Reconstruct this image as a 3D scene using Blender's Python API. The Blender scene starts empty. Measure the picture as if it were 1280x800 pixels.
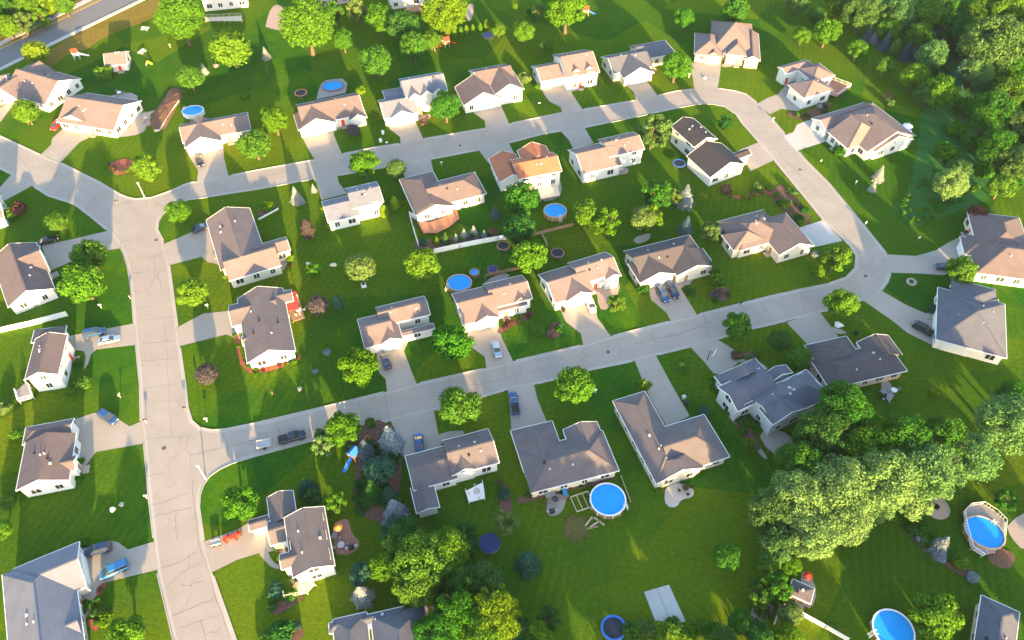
import bpy, bmesh, math, random
import numpy as np
from mathutils import Vector, Matrix
from mathutils.geometry import tessellate_polygon

random.seed(11); rng = np.random.default_rng(11)
S = bpy.context.scene
COL = S.collection
R = math.radians

# ------------------------------------------------------------------ camera
CAM_H, PITCH, FPX = 125.0, R(50.0), 950.0
FWD = Vector((0, math.cos(PITCH), -math.sin(PITCH)))
UPV = Vector((0, math.sin(PITCH), math.cos(PITCH)))
def P(x, y, z=0.0):
    """photo pixel -> world point on the horizontal plane at height z"""
    d = FWD*FPX + Vector((1, 0, 0))*(x-640) + UPV*(400-y)
    s = (z-CAM_H)/d.z
    return Vector((0, 0, CAM_H)) + d*s
def mpp(x, y, z=0.0):
    return (P(x, y, z)-Vector((0, 0, CAM_H))).dot(FWD)/FPX
cam = bpy.data.cameras.new('camera'); cam.sensor_width = 36; cam.lens = 36*FPX/1280
cam.clip_start = 1; cam.clip_end = 3000
cob = bpy.data.objects.new('camera', cam); COL.objects.link(cob)
cob.location = (0, 0, CAM_H); cob.rotation_euler = (math.pi/2-PITCH, 0, 0)
S.camera = cob

# ------------------------------------------------------------------ light
SUN_EL, SUN_AZ = R(9.1), R(19.0)       # sun behind the camera, slightly to its right
w = bpy.data.worlds.new('World'); S.world = w; w.use_nodes = True
nt = w.node_tree; bg = nt.nodes['Background']
sky = nt.nodes.new('ShaderNodeTexSky'); sky.sky_type = 'NISHITA'; sky.sun_disc = False
sky.sun_elevation = SUN_EL; sky.sun_rotation = math.pi - SUN_AZ
sky.air_density = 1.0; sky.dust_density = 1.0; sky.ozone_density = 1.0
nt.links.new(sky.outputs[0], bg.inputs[0]); bg.inputs[1].default_value = SKY_STRENGTH = 0.15
sd = Vector((math.sin(SUN_AZ)*math.cos(SUN_EL), -math.cos(SUN_AZ)*math.cos(SUN_EL), math.sin(SUN_EL)))
sl = bpy.data.lights.new('sun', 'SUN'); sl.energy = 5.0; sl.angle = R(0.6); sl.color = (1.0, 0.66, 0.28)
so = bpy.data.objects.new('sun', sl); COL.objects.link(so); so.rotation_euler = sd.to_track_quat('Z', 'Y').to_euler()
so.location = (60, -60, 200)
S.view_settings.view_transform = 'Standard'; S.view_settings.look = 'None'
S.view_settings.gamma = 1; S.view_settings.use_curve_mapping = False
S.view_settings.exposure = 2.45
S.cycles.use_denoising = True
S.cycles.max_bounces = 6; S.cycles.diffuse_bounces = 3; S.cycles.transparent_max_bounces = 8
S.cycles.caustics_reflective = False; S.cycles.caustics_refractive = False

# ------------------------------------------------------------------ materials
MATS = {}
def newmat(name):
    m = bpy.data.materials.new(name); m.use_nodes = True
    return m, m.node_tree, m.node_tree.nodes['Principled BSDF']
def mixc(nt, fac, a, b, typ='MIX'):
    n = nt.nodes.new('ShaderNodeMix'); n.data_type = 'RGBA'; n.blend_type = typ
    for i, v in ((0, fac), (6, a), (7, b)):
        if hasattr(v, 'is_linked') or hasattr(v, 'node'): nt.links.new(v, n.inputs[i])
        elif i == 0: n.inputs[0].default_value = v
        else: n.inputs[i].default_value = (*v, 1) if len(v) == 3 else v
    return n.outputs[2]
def noise(nt, scale, detail=4, rough=.55, vec=None, dist=0):
    n = nt.nodes.new('ShaderNodeTexNoise'); n.inputs['Scale'].default_value = scale
    n.inputs['Detail'].default_value = detail; n.inputs['Roughness'].default_value = rough
    n.inputs['Distortion'].default_value = dist
    if vec is not None: nt.links.new(vec, n.inputs['Vector'])
    return n.outputs['Fac']
def ramp(nt, f, a, b, va=(0, 0, 0), vb=(1, 1, 1)):
    n = nt.nodes.new('ShaderNodeValToRGB'); nt.links.new(f, n.inputs[0])
    n.color_ramp.elements[0].position = a; n.color_ramp.elements[1].position = b
    n.color_ramp.elements[0].color = (*va, 1); n.color_ramp.elements[1].color = (*vb, 1)
    return n.outputs[0]
def pos(nt):
    return nt.nodes.new('ShaderNodeNewGeometry').outputs['Position']
def scalev(nt, vec, s):
    n = nt.nodes.new('ShaderNodeVectorMath'); n.operation = 'MULTIPLY'
    nt.links.new(vec, n.inputs[0]); n.inputs[1].default_value = s
    return n.outputs[0]
def bump(nt, bs, h, strength, dist):
    n = nt.nodes.new('ShaderNodeBump'); n.inputs['Strength'].default_value = strength
    n.inputs['Distance'].default_value = dist
    nt.links.new(h, n.inputs['Height']); nt.links.new(n.outputs[0], bs.inputs['Normal'])
def plain(name, col, rough=.6, metal=0, var=.12, scale=2.0, spec=.3):
    if name in MATS: return MATS[name]
    m, nt, bs = newmat(name)
    p = pos(nt); n = noise(nt, scale, 5, .6, p)
    c = mixc(nt, ramp(nt, n, .3, .7), tuple(x*(1-var) for x in col), tuple(min(1, x*(1+var)) for x in col))
    nt.links.new(c, bs.inputs['Base Color']); bs.inputs['Roughness'].default_value = rough
    bs.inputs['Metallic'].default_value = metal
    bs.inputs['Specular IOR Level'].default_value = spec
    MATS[name] = m; return m

def grass_mat(name, dark, mid, dry, stripe=.22, bumpd=.9):
    m, nt, bs = newmat(name)
    p = pos(nt)
    big = noise(nt, .022, 3, .5, p); medn = noise(nt, .12, 4, .6, p, .6); fine = noise(nt, 1.3, 4, .65, p)
    c = mixc(nt, ramp(nt, medn, .36, .66), dark, mid)
    c = mixc(nt, ramp(nt, big, .43, .70), c, dry)
    lot = nt.nodes.new('ShaderNodeTexVoronoi'); lot.inputs['Scale'].default_value = .034; lot.inputs['Randomness'].default_value = .75
    mpl = nt.nodes.new('ShaderNodeMapping'); mpl.inputs['Rotation'].default_value = (0, 0, -.3); nt.links.new(p, mpl.inputs['Vector']); nt.links.new(mpl.outputs[0], lot.inputs['Vector'])
    sp = nt.nodes.new('ShaderNodeSeparateColor'); nt.links.new(lot.outputs['Color'], sp.inputs[0])
    c = mixc(nt, ramp(nt, sp.outputs[0], .35, 1.0, (0, 0, 0), (.8, .8, .8)), c, tuple(a*.4+b*.6 for a, b in zip(mid, dry)))
    c = mixc(nt, ramp(nt, sp.outputs[1], .45, 1.0, (0, 0, 0), (.6, .6, .6)), c, tuple(x*.8 for x in dark))
    # mowing passes: faint bands in two directions, broken up by noise
    for rot, sc, k in ((.27, 3.1, stripe), (1.75, 2.3, stripe*.6)):
        mp = nt.nodes.new('ShaderNodeMapping'); mp.inputs['Rotation'].default_value = (0, 0, rot)
        nt.links.new(p, mp.inputs['Vector'])
        wv = nt.nodes.new('ShaderNodeTexWave'); wv.inputs['Scale'].default_value = .31/sc*2
        wv.inputs['Distortion'].default_value = 1.2; wv.inputs['Detail'].default_value = 1
        wv.inputs['Detail Scale'].default_value = .3
        nt.links.new(mp.outputs[0], wv.inputs['Vector'])
        mask = nt.nodes.new('ShaderNodeMath'); mask.operation = 'MULTIPLY'
        msk = noise(nt, .03 if rot < 1 else .045, 2, .5, p)
        nt.links.new(ramp(nt, msk, .45, .6), mask.inputs[0]); nt.links.new(wv.outputs['Fac'], mask.inputs[1])
        mk = nt.nodes.new('ShaderNodeMath'); mk.operation = 'MULTIPLY'; mk.inputs[1].default_value = k
        nt.links.new(mask.outputs[0], mk.inputs[0])
        c = mixc(nt, mk.outputs[0], c, tuple(x*.55 for x in dark))
    c = mixc(nt, ramp(nt, fine, .3, .75, (.0, .0, .0), (.5, .5, .5)), c, tuple(x*.45 for x in dark))
    spots = ramp(nt, noise(nt, .33, 5, .7, p), .66, .78)
    mk = nt.nodes.new('ShaderNodeMath'); mk.operation = 'MULTIPLY'; mk.inputs[1].default_value = .45
    nt.links.new(spots, mk.inputs[0])
    c = mixc(nt, mk.outputs[0], c, dry)
    nt.links.new(c, bs.inputs['Base Color']); bs.inputs['Roughness'].default_value = .95
    bs.inputs['Specular IOR Level'].default_value = 0
    bump(nt, bs, noise(nt, 3.2, 3, .8, p), 1.0, bumpd)
    MATS[name] = m; return m
grass_mat('grass', (.036, .166, .018), (.102, .240, .012), (.23, .29, .014))
grass_mat('rough_grass', (.22, .20, .025), (.30, .235, .04), (.38, .26, .09), .1)
grass_mat('thin_grass', (.10, .12, .025), (.17, .15, .05), (.24, .19, .08), 0, .6)
grass_mat('meadow', (.060, .235, .060), (.095, .29, .075), (.13, .30, .075), 0, 1.0)

def concrete(name, col, stain=.3, rough=.85):
    m, nt, bs = newmat(name)
    p = pos(nt)
    a = noise(nt, .18, 4, .6, p, .4); b = noise(nt, 2.2, 6, .7, p); s = noise(nt, .6, 5, .7, p, 1.2)
    c = mixc(nt, ramp(nt, a, .3, .7), tuple(x*.9 for x in col), tuple(x*1.08 for x in col))
    c = mixc(nt, ramp(nt, b, .25, .8, (0, 0, 0), (.35, .35, .35)), c, tuple(x*.7 for x in col))
    mk = ramp(nt, s, .6, .85, (0, 0, 0), (stain, stain, stain))
    c = mixc(nt, mk, c, tuple(x*.5 for x in col))
    nt.links.new(c, bs.inputs['Base Color']); bs.inputs['Roughness'].default_value = rough
    bs.inputs['Specular IOR Level'].default_value = .2
    bump(nt, bs, b, .25, .03)
    MATS[name] = m; return m
concrete('road', (.35, .305, .272), .3)
concrete('drive', (.355, .312, .275), .2)
concrete('drive_new', (.46, .44, .43), .08)
concrete('kerb', (.42, .38, .35), .15)
concrete('asphalt', (.17, .17, .185), .2, .9)
concrete('patio', (.36, .30, .27), .3)
concrete('gravel_paving', (.42, .31, .25), .3)
plain('sealant', (.185, .165, .155), .8, 0, .25)
plain('paint_yellow', (.6, .42, .1), .7)
plain('mulch', (.13, .070, .050), .95, 0, .4, 4)
plain('mulch_red', (.30, .085, .050), .95, 0, .35, 4)
plain('dirt', (.22, .17, .09), .95, 0, .3, 3)
plain('trim_white', (.80, .79, .77), .5, 0, .03)
plain('door_white', (.78, .77, .75), .5, 0, .03)
plain('vinyl', (.82, .82, .81), .4, 0, .03)
plain('pipe_grey', (.45, .45, .46), .5)
plain('wood', (.30, .19, .12), .8, 0, .25, 3)
plain('wood_red', (.33, .15, .10), .8, 0, .25, 3)
plain('wood_pale', (.50, .37, .25), .8, 0, .2, 3)
plain('grey_deck', (.30, .27, .26), .8, 0, .2, 3)
plain('bark', (.11, .08, .055), .95, 0, .3, 6)
plain('black', (.02, .02, .022), .6)
plain('rubber', (.022, .022, .024), .8)
plain('metal', (.45, .46, .48), .35, .8, .05)
plain('red', (.62, .055, .03), .5, 0, .1)
plain('blue', (.03, .16, .55), .5, 0, .1)
plain('dark_blue', (.012, .03, .12), .6, 0, .15)
plain('yellow', (.72, .55, .04), .5, 0, .1)
plain('orange', (.65, .22, .06), .6, 0, .1)
plain('pink', (.65, .22, .25), .7, 0, .2)
plain('terracotta', (.42, .18, .10), .8, 0, .15)
plain('mat_black', (.018, .022, .04), .7)
plain('cream', (.62, .55, .42), .7, 0, .08)
plain('stone', (.42, .36, .31), .9, 0, .3, 3)
plain('brick', (.36, .17, .12), .9, 0, .25, 5)
plain('grey_fabric', (.28, .28, .30), .8, 0, .15)
plain('liner', (.05, .30, .62), .5)

def water_mat():
    m, nt, bs = newmat('pool_water')
    p = pos(nt); n = noise(nt, .5, 3, .5, p)
    nt.links.new(mixc(nt, n, (.012, .27, .72), (.02, .33, .82)), bs.inputs['Base Color'])
    bs.inputs['Roughness'].default_value = .08; bs.inputs['IOR'].default_value = 1.33
    bump(nt, bs, noise(nt, 2.5, 3, .5, p), .12, .05)
    MATS['pool_water'] = m
water_mat()

def glass_mat():
    m, nt, bs = newmat('window_glass')
    bs.inputs['Base Color'].default_value = (.035, .042, .05, 1); bs.inputs['Roughness'].default_value = .08
    bs.inputs['Specular IOR Level'].default_value = .8
    MATS['glass'] = m
glass_mat()

def roof_mat(name, col):
    """asphalt shingles: blotched granules, faint courses, a few weather streaks"""
    m, nt, bs = newmat(name)
    tc = nt.nodes.new('ShaderNodeTexCoord').outputs['Object']
    p = pos(nt)
    a = noise(nt, .35, 4, .6, p, .5); b = noise(nt, 3.5, 6, .75, p)
    st = noise(nt, 1.0, 4, .6, scalev(nt, tc, (2.2, .25, .25)))
    c = mixc(nt, ramp(nt, a, .3, .72), tuple(x*.86 for x in col), tuple(x*1.12 for x in col))
    c = mixc(nt, ramp(nt, b, .3, .75, (0, 0, 0), (.5, .5, .5)), c, tuple(x*.62 for x in col))
    c = mixc(nt, ramp(nt, st, .55, .85, (0, 0, 0), (.3, .3, .3)), c, tuple(x*.65 for x in col))
    wv = nt.nodes.new('ShaderNodeTexWave'); wv.bands_direction = 'Z'; wv.wave_profile = 'SAW'
    wv.inputs['Scale'].default_value = 1.6; wv.inputs['Distortion'].default_value = .15
    nt.links.new(p, wv.inputs['Vector'])
    c = mixc(nt, ramp(nt, wv.outputs['Fac'], .0, .25, (.28, .28, .28), (0, 0, 0)), c, tuple(x*.45 for x in col))
    nt.links.new(c, bs.inputs['Base Color']); bs.inputs['Roughness'].default_value = .9
    bs.inputs['Specular IOR Level'].default_value = .15
    bump(nt, bs, b, .5, .05)
    MATS[name] = m
for n_, c_ in (('roof_tan', (.195, .155, .145)), ('roof_brown', (.160, .128, .122)), ('roof_taupe', (.152, .132, .130)),
               ('roof_grey', (.175, .19, .225)), ('roof_dark', (.098, .088, .09)), ('roof_black', (.055, .052, .058)),
               ('roof_slate', (.118, .125, .148)), ('roof_terracotta', (.40, .16, .085)), ('roof_rust', (.20, .12, .095))):
    roof_mat(n_, (c_[0]*.97, c_[1]*.97, c_[2]*1.06))

def siding(name, col):
    m, nt, bs = newmat(name)
    p = pos(nt)
    wv = nt.nodes.new('ShaderNodeTexWave'); wv.bands_direction = 'Z'; wv.wave_profile = 'SAW'
    wv.inputs['Scale'].default_value = 1.9
    nt.links.new(p, wv.inputs['Vector'])
    n = noise(nt, .8, 4, .6, p)
    c = mixc(nt, ramp(nt, n, .3, .7), tuple(x*.94 for x in col), tuple(min(.85, x*1.04) for x in col))
    c = mixc(nt, ramp(nt, wv.outputs['Fac'], 0, .2, (.25, .25, .25), (0, 0, 0)), c, tuple(x*.6 for x in col))
    nt.links.new(c, bs.inputs['Base Color']); bs.inputs['Roughness'].default_value = .6
    bs.inputs['Specular IOR Level'].default_value = .2
    MATS[name] = m
for n_, c_ in (('side_white', (.72, .71, .69)), ('side_cream', (.66, .59, .48)), ('side_beige', (.52, .44, .36)),
               ('side_grey', (.52, .53, .55)), ('side_tan', (.45, .35, .27))):
    siding(n_, c_)

def leaf_mat(name, a, b, tr=.35):
    m = bpy.data.materials.new(name); m.use_nodes = True; nt = m.node_tree
    nt.nodes.remove(nt.nodes['Principled BSDF']); out = nt.nodes['Material Output']
    g = nt.nodes.new('ShaderNodeNewGeometry'); oi = nt.nodes.new('ShaderNodeObjectInfo')
    c = mixc(nt, g.outputs['Random Per Island'], a, b)
    hs = nt.nodes.new('ShaderNodeHueSaturation')
    mr = nt.nodes.new('ShaderNodeMapRange'); nt.links.new(oi.outputs['Random'], mr.inputs[0])
    mr.inputs[3].default_value = .475; mr.inputs[4].default_value = .52
    nt.links.new(mr.outputs[0], hs.inputs['Hue'])
    mv = nt.nodes.new('ShaderNodeMapRange'); nt.links.new(oi.outputs['Random'], mv.inputs[0])
    mv.inputs[3].default_value = 1.12; mv.inputs[4].default_value = .82
    nt.links.new(mv.outputs[0], hs.inputs['Value'])
    nt.links.new(c, hs.inputs['Color'])
    d = nt.nodes.new('ShaderNodeBsdfDiffuse'); t = nt.nodes.new('ShaderNodeBsdfTranslucent')
    nt.links.new(hs.outputs[0], d.inputs[0]); nt.links.new(hs.outputs[0], t.inputs[0])
    mx = nt.nodes.new('ShaderNodeMixShader'); mx.inputs[0].default_value = tr
    nt.links.new(d.outputs[0], mx.inputs[1]); nt.links.new(t.outputs[0], mx.inputs[2])
    nt.links.new(mx.outputs[0], out.inputs[0])
    MATS[name] = m
LEAF = {'bright': ((.040, .132, .010), (.070, .178, .014)), 'green': ((.034, .115, .014), (.060, .158, .018)),
        'dark': ((.020, .082, .018), (.040, .118, .022)), 'yellow': ((.066, .150, .008), (.102, .192, .012)),
        'olive': ((.056, .120, .028), (.092, .165, .044)), 'pale': ((.085, .180, .050), (.125, .240, .070)),
        'blue': ((.060, .105, .125), (.11, .165, .19)), 'silver': ((.14, .18, .21), (.25, .29, .33)),
        'pearl': ((.25, .28, .27), (.36, .39, .38)), 'purple': ((.062, .052, .060), (.105, .092, .10)),
        'maroon': ((.08, .035, .032), (.13, .06, .05)), 'brownred': ((.10, .065, .045), (.17, .11, .07)),
        'umber': ((.045, .036, .036), (.075, .06, .058)),
        'teal': ((.022, .080, .050), (.045, .125, .08))}
for k_, (a_, b_) in LEAF.items(): leaf_mat('leaf_'+k_, tuple(x*1.15 for x in a_), tuple(min(.6, x*1.4) for x in b_), .28)

# ------------------------------------------------------------------ object helpers
def link(o, parent=None):
    COL.objects.link(o)
    if parent is not None: o.parent = parent
    return o
def tag(o, label=None, cat=None, group=None, kind=None):
    if label: o['label'] = label
    if cat: o['category'] = cat
    if group: o['group'] = group
    if kind: o['kind'] = kind
    return o
def empty(name, loc, rz=0, label=None, cat=None, group=None):
    o = bpy.data.objects.new(name, None); o.empty_display_size = .5
    o.location = loc; o.rotation_euler = (0, 0, rz); COL.objects.link(o)
    return tag(o, label, cat, group)

class MB:
    def __init__(s): s.v = []; s.f = []
    def add(s, vs, fs):
        n = len(s.v); s.v += [tuple(x) for x in vs]; s.f += [tuple(i+n for i in f) for f in fs]; return s
    def box(s, c, d, rz=0, m=None):
        hx, hy, hz = d[0]/2, d[1]/2, d[2]/2; vs = []
        cz, sz = math.cos(rz), math.sin(rz)
        for x, y, z in ((-1,-1,-1),(1,-1,-1),(1,1,-1),(-1,1,-1),(-1,-1,1),(1,-1,1),(1,1,1),(-1,1,1)):
            X, Y, Z = x*hx, y*hy, z*hz
            v = Vector((X*cz-Y*sz, X*sz+Y*cz, Z))
            if m is not None: v = m @ v
            vs.append((v.x+c[0], v.y+c[1], v.z+c[2]))
        return s.add(vs, [(0,3,2,1),(4,5,6,7),(0,1,5,4),(1,2,6,5),(2,3,7,6),(3,0,4,7)])
    def bar(s, a, b, w, h=None):
        """square bar from a to b"""
        a, b = Vector(a), Vector(b); h = h or w; d = (b-a)
        if d.length < 1e-6: return s
        q = d.to_track_quat('X', 'Z').to_matrix()
        vs = []
        for x in (0, d.length):
            for y, z in ((-w/2,-h/2),(w/2,-h/2),(w/2,h/2),(-w/2,h/2)):
                vs.append(a + q @ Vector((x, y, z)))
        return s.add(vs, [(0,1,2,3),(7,6,5,4),(0,4,5,1),(1,5,6,2),(2,6,7,3),(3,7,4,0)])
    def tube(s, a, b, r0, r1=None, n=8, caps=True):
        a, b = Vector(a), Vector(b); r1 = r0 if r1 is None else r1
        q = (b-a).to_track_quat('Z', 'Y').to_matrix(); vs = []
        for p, r in ((a, r0), (b, r1)):
            for i in range(n):
                t = 2*math.pi*i/n; vs.append(p + q @ Vector((r*math.cos(t), r*math.sin(t), 0)))
        fs = [(i, (i+1) % n, n+(i+1) % n, n+i) for i in range(n)]
        if caps: fs += [tuple(range(n-1, -1, -1)), tuple(range(n, 2*n))]
        return s.add(vs, fs)
    def lathe(s, prof, n=24, c=(0, 0), close=False, sx=1, sy=1):
        vs = []
        for r, z in prof:
            for i in range(n):
                t = 2*math.pi*i/n; vs.append((c[0]+r*sx*math.cos(t), c[1]+r*sy*math.sin(t), z))
        k = len(prof); fs = []
        for j in range(k if close else k-1):
            a, b = j*n, ((j+1) % k)*n
            fs += [(a+i, a+(i+1) % n, b+(i+1) % n, b+i) for i in range(n)]
        return s.add(vs, fs)
    def disc(s, r, z, n=32, c=(0, 0), sx=1, sy=1):
        return s.add([(c[0]+r*sx*math.cos(2*math.pi*i/n), c[1]+r*sy*math.sin(2*math.pi*i/n), z) for i in range(n)], [tuple(range(n))])
    def prism(s, poly, z0, z1):
        """closed vertical prism over a plan polygon"""
        n = len(poly)
        if sum(poly[i][0]*poly[(i+1) % n][1]-poly[(i+1) % n][0]*poly[i][1] for i in range(n)) < 0: poly = poly[::-1]
        vs = [(p[0], p[1], z0) for p in poly]+[(p[0], p[1], z1) for p in poly]
        fs = [(i, (i+1) % n, n+(i+1) % n, n+i) for i in range(n)]
        tri = tessellate_polygon([[Vector((p[0], p[1], 0)) for p in poly]])
        for t in tri:
            a, b, c = (Vector(poly[i][:2]) for i in t)
            if (b-a).cross(c-a) < 0: t = t[::-1]
            fs.append(tuple(n+i for i in t)); fs.append(tuple(t[::-1]))
        return s.add(vs, fs)
    def mesh(s, name, mat, smooth=False):
        me = bpy.data.meshes.new(name); me.from_pydata(s.v, [], s.f)
        if mat is not None: me.materials.append(MATS[mat] if isinstance(mat, str) else mat)
        if smooth: me.shade_smooth()
        me.update(); return me
    def build(s, name, mat, parent=None, smooth=False):
        return link(bpy.data.objects.new(name, s.mesh(name, mat, smooth)), parent)

def smooth_poly(pts, it=1):
    for _ in range(it):
        o = []
        for i in range(len(pts)):
            a, b = pts[i], pts[(i+1) % len(pts)]
            o += [a.lerp(b, .25), a.lerp(b, .75)]
        pts = o
    return pts
def flat(name, loops, z, mat, kind='structure', smooth=0, parent=None):
    """a flat sheet bounded by loops of world points (first = outline, rest = holes)"""
    ls = [smooth_poly(l, smooth) if smooth else l for l in loops]
    tri = tessellate_polygon([[Vector((p.x, p.y, 0)) for p in l] for l in ls])
    vs = [(p.x, p.y, z) for l in ls for p in l]
    fs = []
    for t in tri:
        a, b, c = (Vector(vs[i][:2]) for i in t)
        fs.append(tuple(t) if (b-a).cross(c-a) > 0 else tuple(t[::-1]))
    me = bpy.data.meshes.new(name); me.from_pydata(vs, [], fs); me.materials.append(MATS[mat]); me.update()
    o = link(bpy.data.objects.new(name, me), parent)
    if kind: o['kind'] = kind
    return o
def pts(l, z=0): return [P(x, y, z) for x, y in l]
def ribbon(mb, line, wdt, z):
    n = len(line); L = []
    for i, p in enumerate(line):
        t = (line[min(i+1, n-1)]-line[max(i-1, 0)]); t.z = 0
        if t.length < 1e-6: t = Vector((1, 0, 0))
        t.normalize(); q = Vector((-t.y, t.x, 0))*wdt/2
        L.append((p+q, p-q))
    vs = [];
    for a, b in L: vs += [(a.x, a.y, z), (b.x, b.y, z)]
    mb.add(vs, [(2*i, 2*i+1, 2*i+3, 2*i+2) for i in range(n-1)])
def resample(line, step, closed=False):
    l = line+[line[0]] if closed else line; out = []
    for a, b in zip(l, l[1:]):
        k = max(1, int((b-a).length/step))
        out += [a.lerp(b, i/k) for i in range(k)]
    if not closed: out.append(l[-1])
    return out
def inside(p, poly):
    c = False; n = len(poly); j = n-1
    for i in range(n):
        a, b = poly[i], poly[j]
        if (a.y > p.y) != (b.y > p.y) and p.x < (b.x-a.x)*(p.y-a.y)/(b.y-a.y)+a.x: c = not c
        j = i
    return c
# ------------------------------------------------------------------ ground, roads, drives
g = MB().add([(-700, -250, 0), (700, -250, 0), (700, 900, 0), (-700, 900, 0)], [(0, 1, 2, 3)]).build('ground', 'grass')
tag(g, 'mown green lawns running between all the houses', kind='structure'); del g['label']
MEADOW = pts([(1115, 270), (1120, 255), (1134, 238), (1146, 205), (1146, 170), (1158, 130), (1150, 100), (1140, 60), (1100, 30), (1080, -40), (1500, -60), (1420, 200), (1300, 230), (1230, 248), (1190, 265), (1160, 282), (1130, 284)])

flat('verge', [pts([(48, 72), (98, 40), (190, -4), (300, -30), (252, 0), (205, 15), (180, 28), (150, 38), (124, 50), (110, 62), (84, 68), (66, 84), (40, 100), (20, 98)])], .012, 'rough_grass', smooth=2)
flat('verge', [pts([(-150, 120), (0, 53), (110, -2), (200, -44), (150, -70), (100, -20), (60, 10), (0, 40), (-200, 130)])], .012, 'rough_grass')

outer = [(-60, 150), (0, 170), (60, 198), (75, 203), (125, 228), (150, 243), (160, 247), (170, 249), (190, 247), (210, 240), (235, 229), (258, 225), (290, 219), (320, 213), (392, 200), (425, 193), (470, 184), (502, 179), (527, 174), (610, 160), (640, 154), (702, 141), (727, 137), (797, 125), (820, 120), (845, 114), (870, 111), (895, 110), (920, 114), (933, 118), (947, 129), (975, 160), (1007, 200), (1037, 230), (1080, 282), (1100, 307), (1108, 317), (1114, 328), (1114, 340), (1110, 352), (1100, 366), (1090, 373), (1080, 376), (1072, 377), (1050, 384), (1025, 391), (960, 407), (942, 411), (894, 425), (862, 434), (817, 445), (795, 451), (740, 462), (700, 473), (667, 481), (640, 486), (602, 496), (540, 514), (490, 526), (450, 534), (390, 551), (320, 570), (290, 579), (275, 586), (262, 595), (254, 606), (250, 618), (249, 634), (255, 675), (265, 715), (295, 800), (318, 860), (245, 870), (217, 800), (197, 717), (192, 672), (185, 612), (184, 595), (180, 555), (176, 530), (175, 482), (170, 432), (167, 400), (165, 370), (160, 335), (155, 318), (148, 305), (135, 289), (112, 270), (92, 255), (60, 245), (40, 232), (16, 219), (0, 211), (-60, 188)]
hole = [(204, 300), (197, 287), (198, 277), (203, 268), (215, 257), (235, 250), (262, 246), (320, 237), (390, 224), (421, 220), (500, 206), (540, 199), (598, 188), (640, 178), (682, 167), (730, 160), (820, 141), (852, 134), (875, 130), (890, 130), (905, 133), (920, 143), (927, 154), (950, 180), (967, 200), (1000, 240), (1030, 277), (1062, 307), (1070, 320), (1069, 335), (1057, 347), (1035, 355), (1000, 362), (960, 371), (870, 394), (840, 401), (762, 421), (730, 431), (640, 452), (609, 460), (520, 480), (485, 489), (400, 510), (320, 529), (280, 537), (265, 538), (250, 535), (240, 526), (235, 510), (232, 482), (225, 432), (221, 400), (212, 332)]
OUT, HOLE = pts(outer), pts(hole)
road = flat('road', [OUT, HOLE], .008, 'road')

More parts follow.
